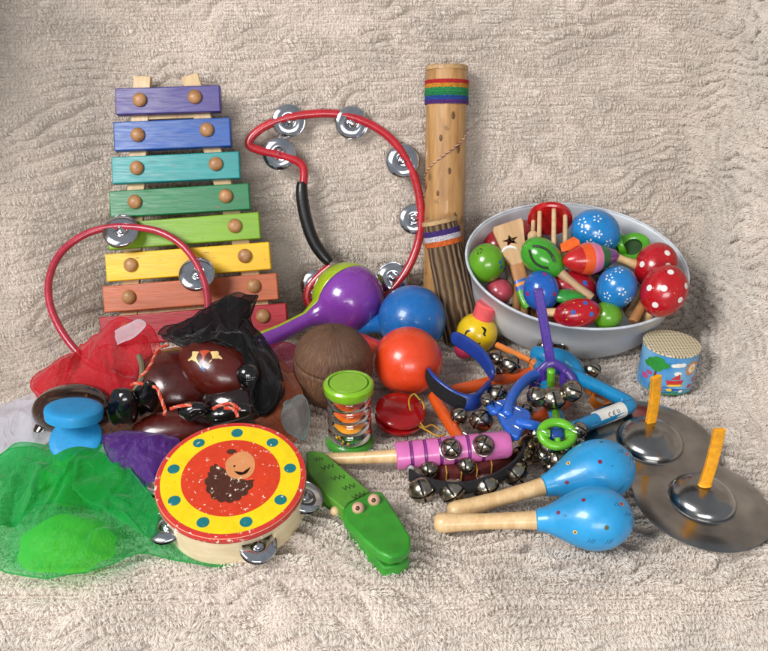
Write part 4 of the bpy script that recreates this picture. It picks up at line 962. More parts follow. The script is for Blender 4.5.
o = mb.build('upper_jaw', CH, ck_, bevel=.25, bseg=3)
for px, py in ((358, 506), (374, 498)):
    c = P(px, py+2, 3.2); r = cm(6.3, c); mb = MB(); ey = nrm(cam_n(c)+A(-.1, -.2, .1)); mb.ball(c, (r, r, r*.85), M=frame(c, ey), seg=24); mb.ball(c+ey*r*.62, (r*.42, r*.42, r*.36), 1, M=frame(c, ey), seg=16, rings=10)
    mb.build('eye', [paint('eye_wood', 'c9a184', .4, .3), paint('pupil', '4a0e12', .25, .5)], ck_, sharp=0)
for px, py in ((315, 489), (335, 511)):
    c = P(px, py, 1.3); mb = MB(); mb.ball(c, cm(5, c), seg=20, rings=12); mb.build('foot_bead', BEECH, ck_, sharp=0)

# ------------------------------------------------------------------ blue maracas
def bluemaraca(label, h0, h1, hb, hx0, dots, up):
    """h0 handle tip, h1 where the head starts, hb far end of the head"""
    ax = nrm(hb-h0); Lt = np.linalg.norm(hb-h0); Lh_ = float((h1-h0)@ax); M = frame(h0, ax, up); t = thing('spotted_blue_maraca', label, 'maraca', M, 'pair of blue spotted maracas')
    mb = MB(); mb.lathe([(0, 0), (.5, .04), (.78, .3), (.86, .9), (.74, 2.2), (.66, Lh_*.5), (.72, Lh_*.85), (.8, Lh_+.1)], M, 28); mb.build('handle', STICK, t)
    hl = Lt-Lh_; r = hx0; pr_ = [(.0, Lh_-.02), (.88, Lh_-.02), (.92, Lh_+.1)]
    for t_ in np.linspace(.10, 1, 34):
        rr_ = r*(math.sin(math.pi*t_**1.22/1.0)**.75 if t_ < 1 else 0) if t_ > .4 else None
        x = t_; rr_ = r*((1-((x-.60)/.40)**2)**.5 if x >= .60 else (.34+.66*math.sin((x-.0)/.60*math.pi/2)**1.6)); pr_.append((max(rr_, 0) if x < 1 else 0, Lh_+hl*x))
    mb = MB(); mb.lathe(pr_, M, 56)
    zc = Lh_+hl*.58; C = xf(M, [(0, 0, zc)])[0]
    # painted dots follow the profile
    ps = np.array(pr_[2:]); f = cam_n(C); fz = nrm(f-ax*(f@ax)); gx = np.cross(ax, fz)
    if gx[2] < 0: gx = -gx
    for zt_, an, ci, sz in dots:
        z0_ = Lh_+hl*zt_
        for lay_, (s2, mm) in enumerate(((sz, ci), (sz*.5, 5 if ci in (2, 3, 4) else ci))):
            V = []; nn_ = 12
            for i in range(nn_):
                aa = 2*math.pi*i/nn_; zq = z0_+s2*math.cos(aa); rq = np.interp(zq, ps[:, 1], ps[:, 0])+.012+.008*lay_; ang = an+s2*math.sin(aa)/rq
                V.append(h0+ax*zq+(fz*math.cos(ang)+gx*math.sin(ang))*rq)
            rq = np.interp(z0_, ps[:, 1], ps[:, 0])+.014+.008*lay_; V.append(h0+ax*z0_+(fz*math.cos(an)+gx*math.sin(an))*rq)
            mb.add(V, [[i, (i+1) % nn_, nn_] for i in range(nn_)], mm)
    for zt_, an in ((.80, .5), (.5, -.75), (.68, -.8), (.9, .15)):         # scuffs
        z0_ = Lh_+hl*zt_
        for dx in (0, .22, .4):
            p_ = []
            for s_ in np.linspace(-.45, .35, 5):
                zq = z0_+dx+s_*.3; rq = np.interp(zq, ps[:, 1], ps[:, 0])+.0; ang = an+s_*.22; p_.append(h0+ax*zq+(fz*math.cos(ang)+gx*math.sin(ang))*rq)
            mb.tube(p_, .018, 6, seg=5)
    mb.build('head', [paint('maraca_blue', '2a94cc', .34, .3, .08, 40, .08, wear=.05, wearcol='16486a'), paint('d_maroon', '7a1440', .4), paint('d_yellow', 'e8c050', .4), paint('d_green', '2f6a3c', .4), paint('d_orange', 'e8703c', .4), paint('d_centre', '6a1a1e', .4), paint('scuff', '0e2a38', .6, 0)], t, recalc=False, sharp=0)
h0 = P(434, 523, .9); h1 = P(537, 523, 1.9); hb = P(634, 517, 2.9)
bluemaraca('blue spotted maraca with wooden handle nearest the front edge of the seat', h0, h1, hb, 2.62, [(.22, .35, 1, .16), (.48, .62, 1, .17), (.37, -.50, 2, .17), (.68, -.30, 3, .2), (.86, .55, 4, .17)], A(0, 0, 1))
h0 = P(448, 513, .9); h1 = P(546, 491, 2.2); hb = P(633, 461, 3.4)
bluemaraca('blue spotted maraca with wooden handle lying behind its twin', h0, h1, hb, 2.75, [(.20, -.15, 1, .17), (.28, .75, 2, .17), (.55, .25, 1, .19), (.68, 1.0, 3, .17), (.88, .35, 4, .17)], A(0, 0, 1))

# ------------------------------------------------------------------ pink jingle stick
e0, e1, e2 = P(322, 460, 1.0), P(396, 456, 2.6), P(511, 444, 3.2)
ax = nrm(e2-e1); M = frame(e1, ax, A(0, 0, 1)); Lp = np.linalg.norm(e2-e1)
jk = thing('jingle_stick', 'pink ribbed jingle stick with purple rings and plain wooden handle', 'jingle stick', M)
mb = MB(); q = frame(e0, e1-e0, RT); Lq = np.linalg.norm(e1-e0); mb.lathe([(0, 0), (.42, .03), (.6, .25), (.62, .8), (.55, Lq*.5), (.66, Lq+.4)], q, 24); mb.build('handle', STICK, jk)
rp = 1.28; mb = MB(); pr_ = [(0, 0), (rp*.92, .0), (rp, .12)]; ms = [0, 0]
gro = [Lp*t for t in (.13, .25, .38, .50, .62, .74)]
for g_ in gro: pr_ += [(rp*1.0, g_-.16), (rp*.93, g_-.09), (rp*.93, g_+.09), (rp, g_+.16)]; ms += [0, 1, 1, 1]
pr_ += [(rp*.98, Lp-.5), (rp*.8, Lp-.1), (rp*.5, Lp), (0, Lp+.05)]; ms += [0, 0, 0, 0]
mb.lathe(pr_, M, 40, ms); mb.build('body', [paint('stick_pink', 'cc6aa8', .32, .35, .06), paint('stick_purple', '7a2c78', .4, .3)], jk, sharp=30)
for t, an in ((.46, .12), (.74, .12)):
    f = nrm(cam_n(e1)+A(0, 0, .35)); f = nrm(f-ax*(f@ax)); s_ = np.cross(ax, f); c = e1+ax*Lp*t+(f*math.cos(an)+s_*math.sin(an))*(rp+.25); r = cm(9.0, c)
    bell(jk, c, nrm(cam_n(c)+A(0, 0, .2)), r, .4+t)
    mb = MB(); a_ = np.linspace(0, 2*math.pi, 30, endpoint=False); Mq = frame(c-f*.25, f); mb.tube(xf(Mq, np.stack([r*1.18*np.cos(a_), r*1.18*np.sin(a_), 0*a_], 1)), .09, closed=True, seg=8); mb.build('bell_cup', BELLM, jk)
for t in (.28, .60):
    c = e1+ax*Lp*t+A(0, -rp*.9, -rp*.55); bell(jk, c+A(0, -.25, -.1), A(0, -1, -.1), cm(9.5, c), .3)
for px, py, z in ((419, 443, 3.5), (518, 441, 2.6)):
    c = P(px, py, z); mb = MB(); mb.tube(catmull([c, c+A(.3, .2, -.4), c+A(.5, -.2, -1.0)], 4), .14, seg=8); mb.build('cord_end', paint('cord_yellow', 'c8a040', .7, 0, .2), jk)

# ------------------------------------------------------------------ black ankle strap with sleigh bells
path = [P(410, 474, 2.0), P(420, 480, 1.9), P(440, 486, 1.9), P(465, 487, 1.9), P(490, 480, 2.0), P(510, 468, 2.1), P(521, 455, 2.2), P(522, 445, 2.3)]
pth = catmull(path, 7); SMo = frame(P(465, 480, 0))
st2 = thing('bell_strap', 'black webbing ankle strap set with large silver sleigh bells', 'bell strap', SMo)
BW = paint('black_webbing', '16161a', .6, .1, .2, 300, .4)
mb = MB(); mb.tube(pth, 1.0, flat=(.12, .62), seg=14, upv=A(0, 0, 1)) if False else None
nn = len(pth); tg = np.gradient(pth, axis=0); tg /= np.linalg.norm(tg, axis=1)[:, None]; ou = np.cross(tg, A(0, 0, 1)); ou /= np.linalg.norm(ou, axis=1)[:, None]
G = []
for dz, do in ((-.62, .0), (-.62, .22), (.62, .22), (.62, .0)): G.append(pth+A(0, 0, 1)*dz+ou*do)
G = np.stack(G+[G[0]], 1); mb = MB(); mb.grid(G); mb.build('strap', BW, st2, sharp=30)
for px, py, rp_, sp_ in ((422, 490, 13.5, .2), (453, 492, 13.5, .9), (486, 487, 13.5, .5), (516, 474, 12.5, 1.1), (522, 457, 11.5, .3)):
    c = P(px, py, 1.35); mt_ = metal('bell_warm', 'b09a78', .24, .6, 150, tarn='766246') if px == 522 else BELLM
    bell(st2, c, nrm(A(.15*math.sin(px), -1, .25+.2*math.cos(px*2))), cm(rp_, c), sp_, mt=mt_)
c = P(411, 470, 2.2); mb = MB(); mb.ball(c, (.35, .25, .5), seg=16, rings=10); mb.build('strap_end', paint('strap_end', '9c9a98', .4, .2), st2, sharp=0)
# the striped wristband lying under the strap
mb = MB(); g_ = catmull([P(425, 470, .9), P(450, 474, 1.0), P(480, 470, 1.1), P(505, 458, 1.2)], 6)
mb.tube(g_, 1.0, 0, flat=(.9, 1.0), seg=14, upv=A(0, 0, 1)); 
for i in range(2, len(g_)-2, 3): mb.tube([g_[i]+A(0, -1.02, -.8), g_[i]+A(0.05, -1.0, .85), g_[i]+A(0, -.2, 1.06)], .07, 1, seg=6)
mb.build('striped_wristband', [paint('band_maroon', '5a140e', .7, .1, .2, 300, .3), paint('band_yellow', 'b88a38', .7, 0, .1)], M=frame(P(465, 472, 1)), label='maroon yellow-striped band between the pink jingle stick and black bell strap', cat='wristband')

# ------------------------------------------------------------------ bell toys in the middle
def rounded(pts, rad, mt, parent, name='frame', closed=True, **kw):
    mb = MB(); mb.tube(catmull(pts, 6, closed), rad, seg=14, closed=closed, **kw); return mb.build(name, mt, parent, sharp=0)
def softcorner(pts, k=.22):
    out = []; n = len(pts)
    for i in range(n): a_, b_, c_ = pts[i-1], pts[i], pts[(i+1) % n]; out += [b_+(a_-b_)*k, b_+(a_-b_)*k*.25+(c_-b_)*k*.25, b_+(c_-b_)*k]
    return out
def staple(parent, c, d, w=.35):
    s1 = nrm(np.cross(d, A(.3, .2, .9))); mb = MB(); mb.tube(catmull([c-s1*w, c-s1*w*.9+d*.3, c+s1*w*.9+d*.3, c+s1*w], 4), .04, seg=6); mb.build('staple', CHROME, parent)
ORG = paint('bell_orange', 'd8561a', .3, .4, .06); TEAL = paint('bell_teal', '1080b4', .3, .4, .06); BLU = paint('bell_blue', '1f5ec0', .32, .4, .06); NAVY = paint('bell_navy', '16388a', .4, .3, .08)
PUR = paint('bell_purple', '4a2c90', .32, .4, .06); GRE = paint('bell_green', '62b022', .3, .4, .06)
# orange triangle
ot = thing('triangle_bell_rattle', 'orange plastic triangular bell rattle lying under the blue ones', 'bell rattle', frame(P(495, 415, 0)), 'triangular bell rattles')
T_ = [P(433, 396, 1.6), P(472, 458, 1.2), P(566, 402, 1.2), P(535, 372, 1.7)]
rounded(softcorner(T_, .10), .66, ORG, ot)
for (px, py, z, rp_, d) in ((459, 416, 2.3, 9.0, A(-.6, -.8, .3)), (481, 421, 2.6, 11.5, A(-.2, -.6, .7)), (497, 395, 2.5, 11, A(.2, -.5, .9)), (508, 402, 2.0, 9, A(.3, -.8, .4)), (525, 412, 1.8, 8, A(0, -1, .3))):
    c = P(px, py, z); bell(ot, c, d, cm(rp_, c), px*.1)
for q in ((465, 436), (452, 402)): staple(ot, P(*q, 2.3), A(0, -.3, 1))
# teal triangle with white label
tt_ = thing('triangle_bell_rattle', 'teal plastic triangular bell rattle with a white label near the rear cymbal', 'bell rattle', frame(P(590, 400, 0)), 'triangular bell rattles')
T_ = [P(536, 357, 2.8), P(634, 405, 3.1), P(563, 433, 2.9), P(552, 404, 2.4)]
rounded(softcorner([T_[0], T_[1], T_[2], T_[3]], .14), .71, TEAL, tt_)
mb = MB(); a_ = P(552, 362, 3.0); mb.tube(catmull([P(533, 352, 3.2), P(548, 357, 3.2), P(566, 362, 3.0), P(580, 376, 2.4)], 5), [.7+.5*math.sin(x) for x in np.linspace(0, math.pi, 16)], seg=14); mb.build('hub', TEAL, tt_, sharp=0)
a_, b_ = P(596, 419.5, 3.0), P(622, 409.5, 3.05); mb = MB(); mb.tube([a_, b_], .78, 0, seg=28, caps=True)
ly = nrm(b_-a_); lo_ = (a_+b_)/2; fN = nrm(cam_n(lo_)-ly*(cam_n(lo_)@ly)); LM_ = frame(lo_+fN*.785, fN, ly)
for pts in ([(-.35, .18), (-.62, .05), (-.62, -.15), (-.38, -.28)], [(.18, .15), (-.05, .1), (-.1, -.1), (.12, -.25)], [(-.08, -.05), (.12, -.05)], [(.45, .2), (.5, -.2)], [(.62, .18), (.75, -.05), (.6, -.2)]):
    V = []; q = catmull([A(x, y, 0) for x, y in pts], 4); W_ = xf(LM_, q); mb.tube([p-fN*(.785-math.sqrt(max(.01, .785**2-float((p-lo_)@np.cross(ly, fN))**2))) for p in W_], .035, 1, seg=5)
mb.build('label', [paint('label_white', 'dcdad2', .5, .1, .05), BLK], tt_, sharp=40)
for px, py, z, rp_, d in ((592, 370, 2.2, 9, A(.6, -.6, .2)), (561, 343, 3.0, 9.5, A(.2, -.5, .8)), (545, 346, 3.2, 8, A(-.2, -.5, .8))):
    c = P(px, py, z); bell(tt_, c, d, cm(rp_, c), px*.3)
staple(tt_, P(577, 362, 3.2), A(.2, -.2, 1)); staple(tt_, P(583, 378, 3.0), A(.2, -.2, 1))
# medium blue triangle
bt = thing('triangle_bell_rattle', 'royal blue plastic bell rattle lying between orange triangle and green ring', 'bell rattle', frame(P(515, 415, 0)), 'triangular bell rattles')
rounded([P(541, 373, 3.6), P(530, 377, 3.7), P(518, 388, 3.8), P(510, 402, 3.9), P(507, 416, 3.8)], .55, BLU, bt, 'handle', False)
mb = MB(); pts = [P(492, 402, 3.8), P(503, 399, 3.8), P(512, 404, 3.8), P(530, 411, 3.8), P(532, 418, 3.8), P(524, 428, 3.8), P(519, 437, 3.8), P(511, 436, 3.8), P(503, 425, 3.8), P(497, 413, 3.8)]
Mz = frame(P(510, 418, 3.6)); mb.prism([tuple((q-Mz[:3, 3])[:2]) for q in pts], Mz, -.4, .35); mb.build('hub', BLU, bt, bevel=.25, bseg=3)
rounded([P(516, 422, 3.9), P(532, 425, 3.8), P(543, 428, 3.3)], .48, BLU, bt, 'arm', False)
rounded([P(500, 408, 3.9), P(494, 412, 3.8), P(488, 404, 3.6)], .38, BLU, bt, 'arm', False)
for q in ((501, 417), (517, 411), (516, 429), (498, 405)): staple(bt, P(*q, 4.1), A(-.1, -.3, 1), .45)
# navy wrist band
nv = thing('wrist_bell_band', 'navy blue open wrist band with padded black inside and silver bells', 'wrist band', frame(P(475, 380, 0)))
pth = catmull([P(451, 336, 4.4), P(466, 344, 4.3), P(480, 355, 4.0), P(490, 369, 3.5), P(493, 378, 3.2)], 6)
sz = lambda n, e=3: [1-.75*abs(2*i/(n-1)-1)**10 for i in range(n)]
mb = MB(); mb.tube(pth, sz(len(pth)), flat=(.26, .85), seg=16, upv=A(0, .25, 1)); mb.build('band_arm', NAVY, nv, sharp=0)
pth = catmull([P(427, 370, 4.4), P(433, 382, 4.1), P(445, 393, 3.6), P(460, 401, 3.2), P(474, 402, 3.0), P(484, 394, 3.0), P(491, 383, 3.1)], 6)
mb = MB(); mb.tube(pth, sz(len(pth)), flat=(.26, .85), seg=16, upv=A(0, .25, 1)); mb.build('band_arm', NAVY, nv, sharp=0)
ii = int(len(pth)*.62); q = pth[1:ii]; tg = np.gradient(q, axis=0); tg /= np.linalg.norm(tg, axis=1)[:, None]; ins = np.cross(tg, A(0, 0, 1)); ins /= np.linalg.norm(ins, axis=1)[:, None]
mb = MB(); mb.tube(q+ins*.16, sz(len(q)), flat=(.20, .70), seg=16, upv=A(0, .25, 1)); mb.build('padding', paint('velcro_black', '0c0c12', .9, 0, .3, 400, .5), nv, sharp=0)
for px, py, z, rp_, d in ((496, 358, 3.0, 8, A(.4, -.5, .6)), (510, 365, 2.8, 11, A(.5, -.7, .4)), (487, 400, 4.2, 7, A(.4, -.7, .4)), (502, 372, 2.0, 7, A(.4, -.7, .4))):
    c = P(px, py, z); bell(nv, c, d, cm(rp_, c), px*.2)
# purple fork with three bells
pf = thing('bell_stick', 'purple bell stick standing up with three silver bells under its fork', 'bell stick', frame(P(553, 390, 2)), 'small plastic bell sticks')
a_, b_ = PY(538, 290, 74.5), PY(551, 364, 73.0); mb = MB(); mb.box(frame((a_+b_)/2, b_-a_, A(1, 0, 0)), .95, .62, np.linalg.norm(b_-a_)+.3); mb.build('shaft', PUR, pf, bevel=.12)
ar = [PY(533, 390, 72), PY(535, 380, 72.4), PY(542, 370, 72.8), PY(552, 363, 73), PY(564, 370, 72.8), PY(572, 379, 72.4), PY(575, 391, 72)]
rounded(ar, .42, PUR, pf, 'fork', False, flat=(1.1, .9), upv=A(0, -1, .4))
rounded([PY(539, 368, 72.8), PY(543, 378, 72.5), PY(541, 388, 72.3)], .36, PUR, pf, 'prong', False); rounded([PY(566, 368, 72.8), PY(563, 380, 72.5), PY(565, 388, 72.3)], .36, PUR, pf, 'prong', False)
for px, py, rp_, d in ((537, 397, 10.5, A(-.5, -.7, .1)), (553, 399, 13, A(.1, -.9, -.2)), (572, 391, 11, A(.6, -.6, .2))):
    c = PY(px, py, 67.4); bell(pf, c, d, cm(rp_, c), .78 if px == 553 else px*.3)
for q in ((539, 383), (569, 380)): staple(pf, PY(*q, 71.6), A(0, -1, .2), .5)
# green ring rattle
c = P(557, 434, 4.3); gm = frame(c, nrm(A(.02, -.55, .85)), RT); gr_ = thing('bell_stick', 'green ring bell rattle with crossed bar on a cluster of small bells', 'bell stick', frame(P(557, 440, 0)), 'small plastic bell sticks')
a_ = np.linspace(0, 2*math.pi, 28, endpoint=False); rx = cm(16.0, c); mb = MB(); mb.tube(xf(gm, np.stack([rx*np.cos(a_), rx*.80*np.sin(a_), 0*a_], 1)), .42, seg=14, closed=True); mb.build('ring', GRE, gr_, sharp=0)
mb = MB()
for sx_ in (-1, 1): mb.tube(xf(gm, [(sx_*rx*.98, 0, .05), (sx_*rx*.5, 0, .02)]), .42, seg=10)
mb.tube(xf(gm, [(0, -rx*.8, 0), (0, -rx*.3, 0)]), .28, seg=10)
mb.build('spokes', GRE, gr_); mb = MB(); mb.ball(xf(gm, [(0, .05, -.3)])[0], (rx*.5, rx*.4, .35), M=gm, seg=24, rings=12); mb.build('hub', paint('hub_blue', '163e86', .35, .4), gr_, sharp=0)
rounded([P(557, 423, 4.5), P(556, 414, 3.2), P(553, 402, 2.0), P(551, 385, 4.2), P(551, 370, 6.2)], .40, GRE, gr_, 'stem', False)
for px, py, z, rp_, d in ((536, 434, 2.6, 8.5, A(-.5, -.6, .3)), (548, 447, 3.0, 9, A(-.2, -.9, .1)), (566, 448, 3.0, 9, A(.2, -.9, .1)), (579, 430, 3.0, 8.5, A(.6, -.6, .2)), (544, 456, 2.0, 9.5, A(-.3, -.8, .3)), (558, 460, 2.0, 11, A(0, -1, -.1)), (575, 455, 2.0, 10, A(.5, -.8, .2)), (529, 445, 1.6, 9, A(-.5, -.7, .3)), (578, 440, 2.0, 7, A(.7, -.5, .2)), (551, 467, .9, 8, A(0, -.9, .2)), (532, 458, .9, 7, A(-.3, -.9, .2)), (568, 465, .9, 7, A(.3, -.9, .2))):
    c2 = P(px, py, z); bell(gr_, c2, d, cm(rp_, c2), px*.35, mt=(metal('bell_warm', 'b09a78', .24) if px in (529, 545, 532) else None))
for sx_ in (-1, 1): staple(gr_, xf(gm, [(sx_*rx*.98, 0, .35)])[0], gm[:3, 2], .5)
# orange cup ring and orange clasp rod
c = P(600, 400, 1.3); cu = thing('orange_ring', 'small orange plastic finger ring inside the teal triangle', 'ring', frame(c, A(.2, -.35, 1)))
OR2 = paint('ring_orange', 'e07818', .35, .35, .06); r = cm(9.5, c); Mq = frame(c, A(.2, -.35, 1)); mb = MB(); mb.lathe([(r*.8, -.5), (r, -.5), (r*1.03, 0), (r, .55), (r*.84, .55), (r*.8, 0), (r*.8, -.5)], Mq, 36); mb.build('ring', OR2, cu)
a_, b_ = P(592, 391, 1.5), P(582, 384, 1.9); mb = MB(); mb.box(frame((a_+b_)/2, A(.1, -.2, 1), b_-a_), np.linalg.norm(b_-a_)+.3, .8, .8); mb.build('tab', OR2, cu, bevel=.12)
# yellow faced rattle
c, r = onball(477, 333, 20.5, .4); ax = nrm(A(.28, .05, 1)); YM = frame(c, ax, RT)
yr = thing('face_rattle', 'yellow round rattle with drawn face, coral cap and pink foot', 'rattle', YM)
mb = MB(); mb.ball(c, r, M=YM, seg=48, rings=28)
for (x, y), pts in (((-.45, -.02), [(-.5, -.3), (-.15, .25), (.4, .3)]), ((.32, .08), [(-.25, .55), (.2, .2), (.0, -.3), (.25, -.55)]), ((-.05, -.55), [(-.5, .2), (0, -.1), (.5, .15)])):
    mb.decal(stroke(pts, .12), YM, r, around(c, x, y), 1.0, 1, lift=1.008)
mb.build('head', [paint('rattle_yellow', 'e0bc10', .25, .5, .05), BLK], yr, sharp=0)
mb = MB(); rc_ = r*.52; mb.lathe([(0, r*1.62), (rc_*.9, r*1.62), (rc_*1.05, r*1.52), (rc_*.98, r*.85)], YM, 32); mb.build('cap', paint('cap_coral', 'e05a5c', .4, .3, .05), yr)
c2 = P(464, 349, 1.5); mb = MB(); mb.ball(c2, cm(10, c2), seg=28); mb.build('foot', paint('foot_pink', 'c83458', .4, .3, .05), yr, sharp=0)
oo = thing('orange_clasp', 'thin orange plastic rod with a square clasp leading to the purple bell stick', 'plastic rod', frame(P(515, 355, 2)))
OR3 = paint('clasp_orange', 'e88438', .35, .35, .05); a_, b_ = P(497, 345, 2.4), P(531, 361, 2.6); mb = MB(); mb.tube([a_, b_], .36, seg=12); mb.build('rod', OR3, oo)
mb = MB(); mb.box(frame(P(537, 365, 2.7), A(.1, -.3, 1), b_-a_), 1.35, 1.15, 1.0); mb.build('clasp', OR3, oo, bevel=.14)

# ------------------------------------------------------------------ sheer scarves
def drape(rim, cen, H, seed, amp=.5, lam=3.0, nr=64, n=13, pw=1.5, edge=.25, stretch=(1, 1), over=()):
    """crumpled cloth filling a loop of (px, py, z) points; returns a grid of points"""
    R_ = catmull([P(x, y, z) for x, y, z in rim], n, True); C = P(*cen)
    rr = np.linspace(0.001, 1, nr)[None, :, None]; G = C+(R_[:, None, :]-C)*rr
    G[..., 2] += H*(1-rr[..., 0]**pw)
    x, y = G[..., 0]/lam*stretch[0], G[..., 1]/lam*stretch[1]; rim_ = rr[..., 0]
    wx = x+.8*vnoise(x*.6, y*.6, seed+4); wy = y+.8*vnoise(x*.6+9, y*.6, seed+5)
    sm = lambda q: 1-2*np.sqrt(q*q+.006)                    # folds: rounded crests, soft valleys
    f = sm(vnoise(wx, wy*.45, seed)); f2 = sm(vnoise(wx*.8+3, wy*1.7, seed+1))
    k = 1-.6*rim_**3
    G[..., 2] += amp*k*(.8*f+.40*f2+.16*sm(vnoise(wx*2.6+wy, wy*1.4, seed+2)))
    G[..., 0] += amp*.6*vnoise(wx*.9, wy*.9, seed+7)*k; G[..., 1] += amp*.5*vnoise(wx*.9+5, wy*.9, seed+8)*k
    a = np.arange(G.shape[0])[:, None]/n                    # hem rises and falls in long waves
    G[..., 2] += edge*rim_**5*(1+1.2*vnoise(a*1.3+0*rim_, 0*a+rim_, seed+9))
    for cx_, cy_, rx_, ry_, h_ in over:
        q = ((G[..., 0]-cx_)/rx_)**2+((G[..., 1]-cy_)/ry_)**2; G[..., 2] = np.maximum(G[..., 2], .45+h_*np.sqrt(np.clip(1-q, 0, 1)))
    G[..., 2] = np.maximum(G[..., 2], .30)
    return G
def scarf(name, label, mt, layers, group=None, hem=.06):
    mb = MB(); G0 = None
    for l in layers:
        G = drape(*l[0], **l[1]); G0 = G if G0 is None else G0
        mb.grid(G, 0, closed_u=True)
        if hem: mb.tube(G[:, -1], hem, 0, seg=5, closed=True)
    return mb.build(name, mt, M=frame(G0[:, 0].mean(0)*A(1, 1, 0)), recalc=False, sharp=0, label=label, cat='scarf', group=group)
SG = 'sheer dancing scarves'
GRN_S = sheer('chiffon_green', '10c25c', .24, .5)
LIME_S = sheer('chiffon_lime', 'b4ff2c', .50, .4)
RED_S = sheer('chiffon_red', 'e0142a', .44, .45, .5); PUR_S = sheer('chiffon_purple', '64289a', .55, .34); BLK_S = sheer('net_black', '0a0a10', .45, .5, .8)
WH_S = sheer('chiffon_white', 'ecebf4', .42, .4); OR_S = sheer('chiffon_peach', 'c8683c', .40, .45); TE_S = sheer('chiffon_aqua', '9cc4c8', .30, .4); PK_S = sheer('chiffon_pink', 'c83c6c', .6, .35)
# lime bundles under the green scarf
def bundle(name, label, px, py, rxp, ryp, h, seed, yaw=0.0):
    """a scarf rolled loosely into a ball: a creased dome"""
    c = P(px, py, .2); rx, ry = cm(rxp, c), cm(ryp, c)*1.5; th = np.linspace(0, 2*math.pi, 120, endpoint=False)[:, None]; ph = np.linspace(.02, math.pi*.62, 60)[None, :]
    X = np.sin(ph)*np.cos(th); Y = np.sin(ph)*np.sin(th); Z = np.cos(ph)+0*th
    s_ = lambda q: 1-2*np.sqrt(q*q+.004)
    d = 1+.09*s_(vnoise(X*1.6+Y*.8, Y*1.4+Z, seed))+.03*s_(vnoise(X*3.5-Y*2, Y*2.5, seed+1))*Z.clip(0, 1)
    G = np.stack([X*rx*d, Y*ry*d, .15+(Z+.15)*h*d], -1); G[..., 2] = np.maximum(G[..., 2], .2); mb = MB(); mb.grid(G+c*A(1, 1, 0), 0, closed_u=True)
    mb.build(name, LIME_S, M=frame(c), recalc=False, sharp=0, label=label, cat='scarf', group=SG); return (c[0], c[1], rx*1.12, ry*1.12, h*1.22)
dA = bundle('lime_scarf', 'lime scarf bunched under the upper part of the green scarf', 84, 486, 40, 20, 3.1, 5)
dB = bundle('lime_scarf', 'lime scarf rolled into a ball under the lower part of the green scarf', 68, 550, 46, 22, 2.3, 15)
gr_rim = [(x, y, z*.62+.25) for x, y, z in [(-28, 520, .3), (-20, 478, .8), (0, 462, 1.5), (25, 448, 3), (58, 450, 4), (92, 449, 5), (124, 462, 4.5), (146, 492, 3.4), (166, 520, 2.2), (198, 543, 1.2), (246, 555, .5), (222, 566, .3), (180, 561, .3), (148, 558, .3), (108, 573, .3), (58, 583, .3), (22, 578, .3), (-10, 566, .3)]]
scarf('green_scarf', 'emerald green sheer scarf heaped at the left front of the seat', GRN_S, [((gr_rim, (85, 505, 1.8), 1.5, 21), dict(amp=1.25, lam=3.4, over=(dA, dB))), (([(-24, 500, 1.2), (-10, 470, 1.6), (20, 456, 2), (60, 458, 2.6), (100, 458, 3), (128, 478, 2.6), (158, 520, 2), (150, 545, 1.6), (118, 520, 1.6), (70, 512, 1.4), (20, 520, 1), (-10, 545, .8)], (60, 488, 2.4), .8, 27), dict(amp=.9, lam=3.0, over=(dA,), edge=.6))], SG)
scarf('purple_scarf', 'deep purple sheer scarf stretched between green scarf and tambourine', PUR_S, [(([(106, 442, 4.6), (122, 434, 5.0), (150, 434, 5.2), (178, 440, 5.0), (176, 462, 4.0), (166, 498, 2.4), (150, 498, 2.2), (128, 476, 3.2), (108, 458, 4.2)], (140, 458, 4.0), 1.2, 33), dict(amp=.45, lam=2.6)), (([(112, 446, 3.8), (150, 440, 4.3), (170, 460, 3.5), (160, 492, 2), (126, 470, 2.8)], (140, 458, 3.6), .8, 37), dict(amp=.4, lam=2.4))], SG)
scarf('white_scarf', 'pale greyish white sheer scarf spread flat at the left edge of the seat', WH_S, [(([(-26, 420, .4), (0, 408, .6), (30, 398, 1.0), (56, 400, 2.0), (58, 430, 2.4), (40, 456, 1.6), (0, 476, .6), (-24, 470, .4)], (15, 432, 1.0), 1.0, 41), dict(amp=.5, lam=3.2)), (([(-20, 430, .4), (20, 405, .8), (50, 415, 1.6), (30, 450, 1), (-10, 466, .4)], (15, 434, .8), .8, 43), dict(amp=.4, lam=2.4))], SG)
scarf('red_scarf', 'bright red sheer scarf draped over the foot of the jingle hoop', RED_S, [(([(30, 384, 2.0), (52, 366, 3.2), (78, 352, 5), (98, 336, 6.8), (118, 324, 8.0), (140, 326, 8.0), (156, 338, 7.0), (160, 362, 5.4), (152, 388, 4.6), (128, 402, 4.5), (98, 408, 3.6), (66, 414, 2.2), (42, 408, 1.6)], (98, 370, 4.8), 1.0, 51), dict(amp=1.0, lam=2.2, stretch=(1, .55))), (([(36, 386, 1.8), (84, 356, 4.2), (122, 332, 6.8), (150, 345, 6), (148, 384, 4), (98, 402, 3), (50, 402, 1.6)], (98, 372, 4.2), .9, 57), dict(amp=.9, lam=2.0, stretch=(.6, 1)))], SG)
scarf('white_scarf', 'small pale lilac scarf end poking out above the red scarf on the xylophone', WH_S, [(([(100, 346, 6), (118, 330, 8.2), (136, 322, 9.6), (146, 328, 9.2), (130, 340, 7.8), (112, 352, 6)], (124, 336, 8), .3, 59), dict(amp=.2, lam=1.6))], SG)
blk_rim = [(160, 338, 8.2), (172, 330, 9.2), (190, 322, 10), (206, 311, 11), (222, 300, 12), (242, 296, 12.6), (256, 298, 12), (250, 308, 11), (249, 322, 9.6), (262, 338, 8.0), (276, 362, 6.2), (282, 384, 5.0), (276, 402, 4.2), (262, 416, 3.2), (252, 404, 4.6), (258, 372, 6.6), (240, 350, 8.2), (214, 344, 8.8), (186, 346, 8.4)]
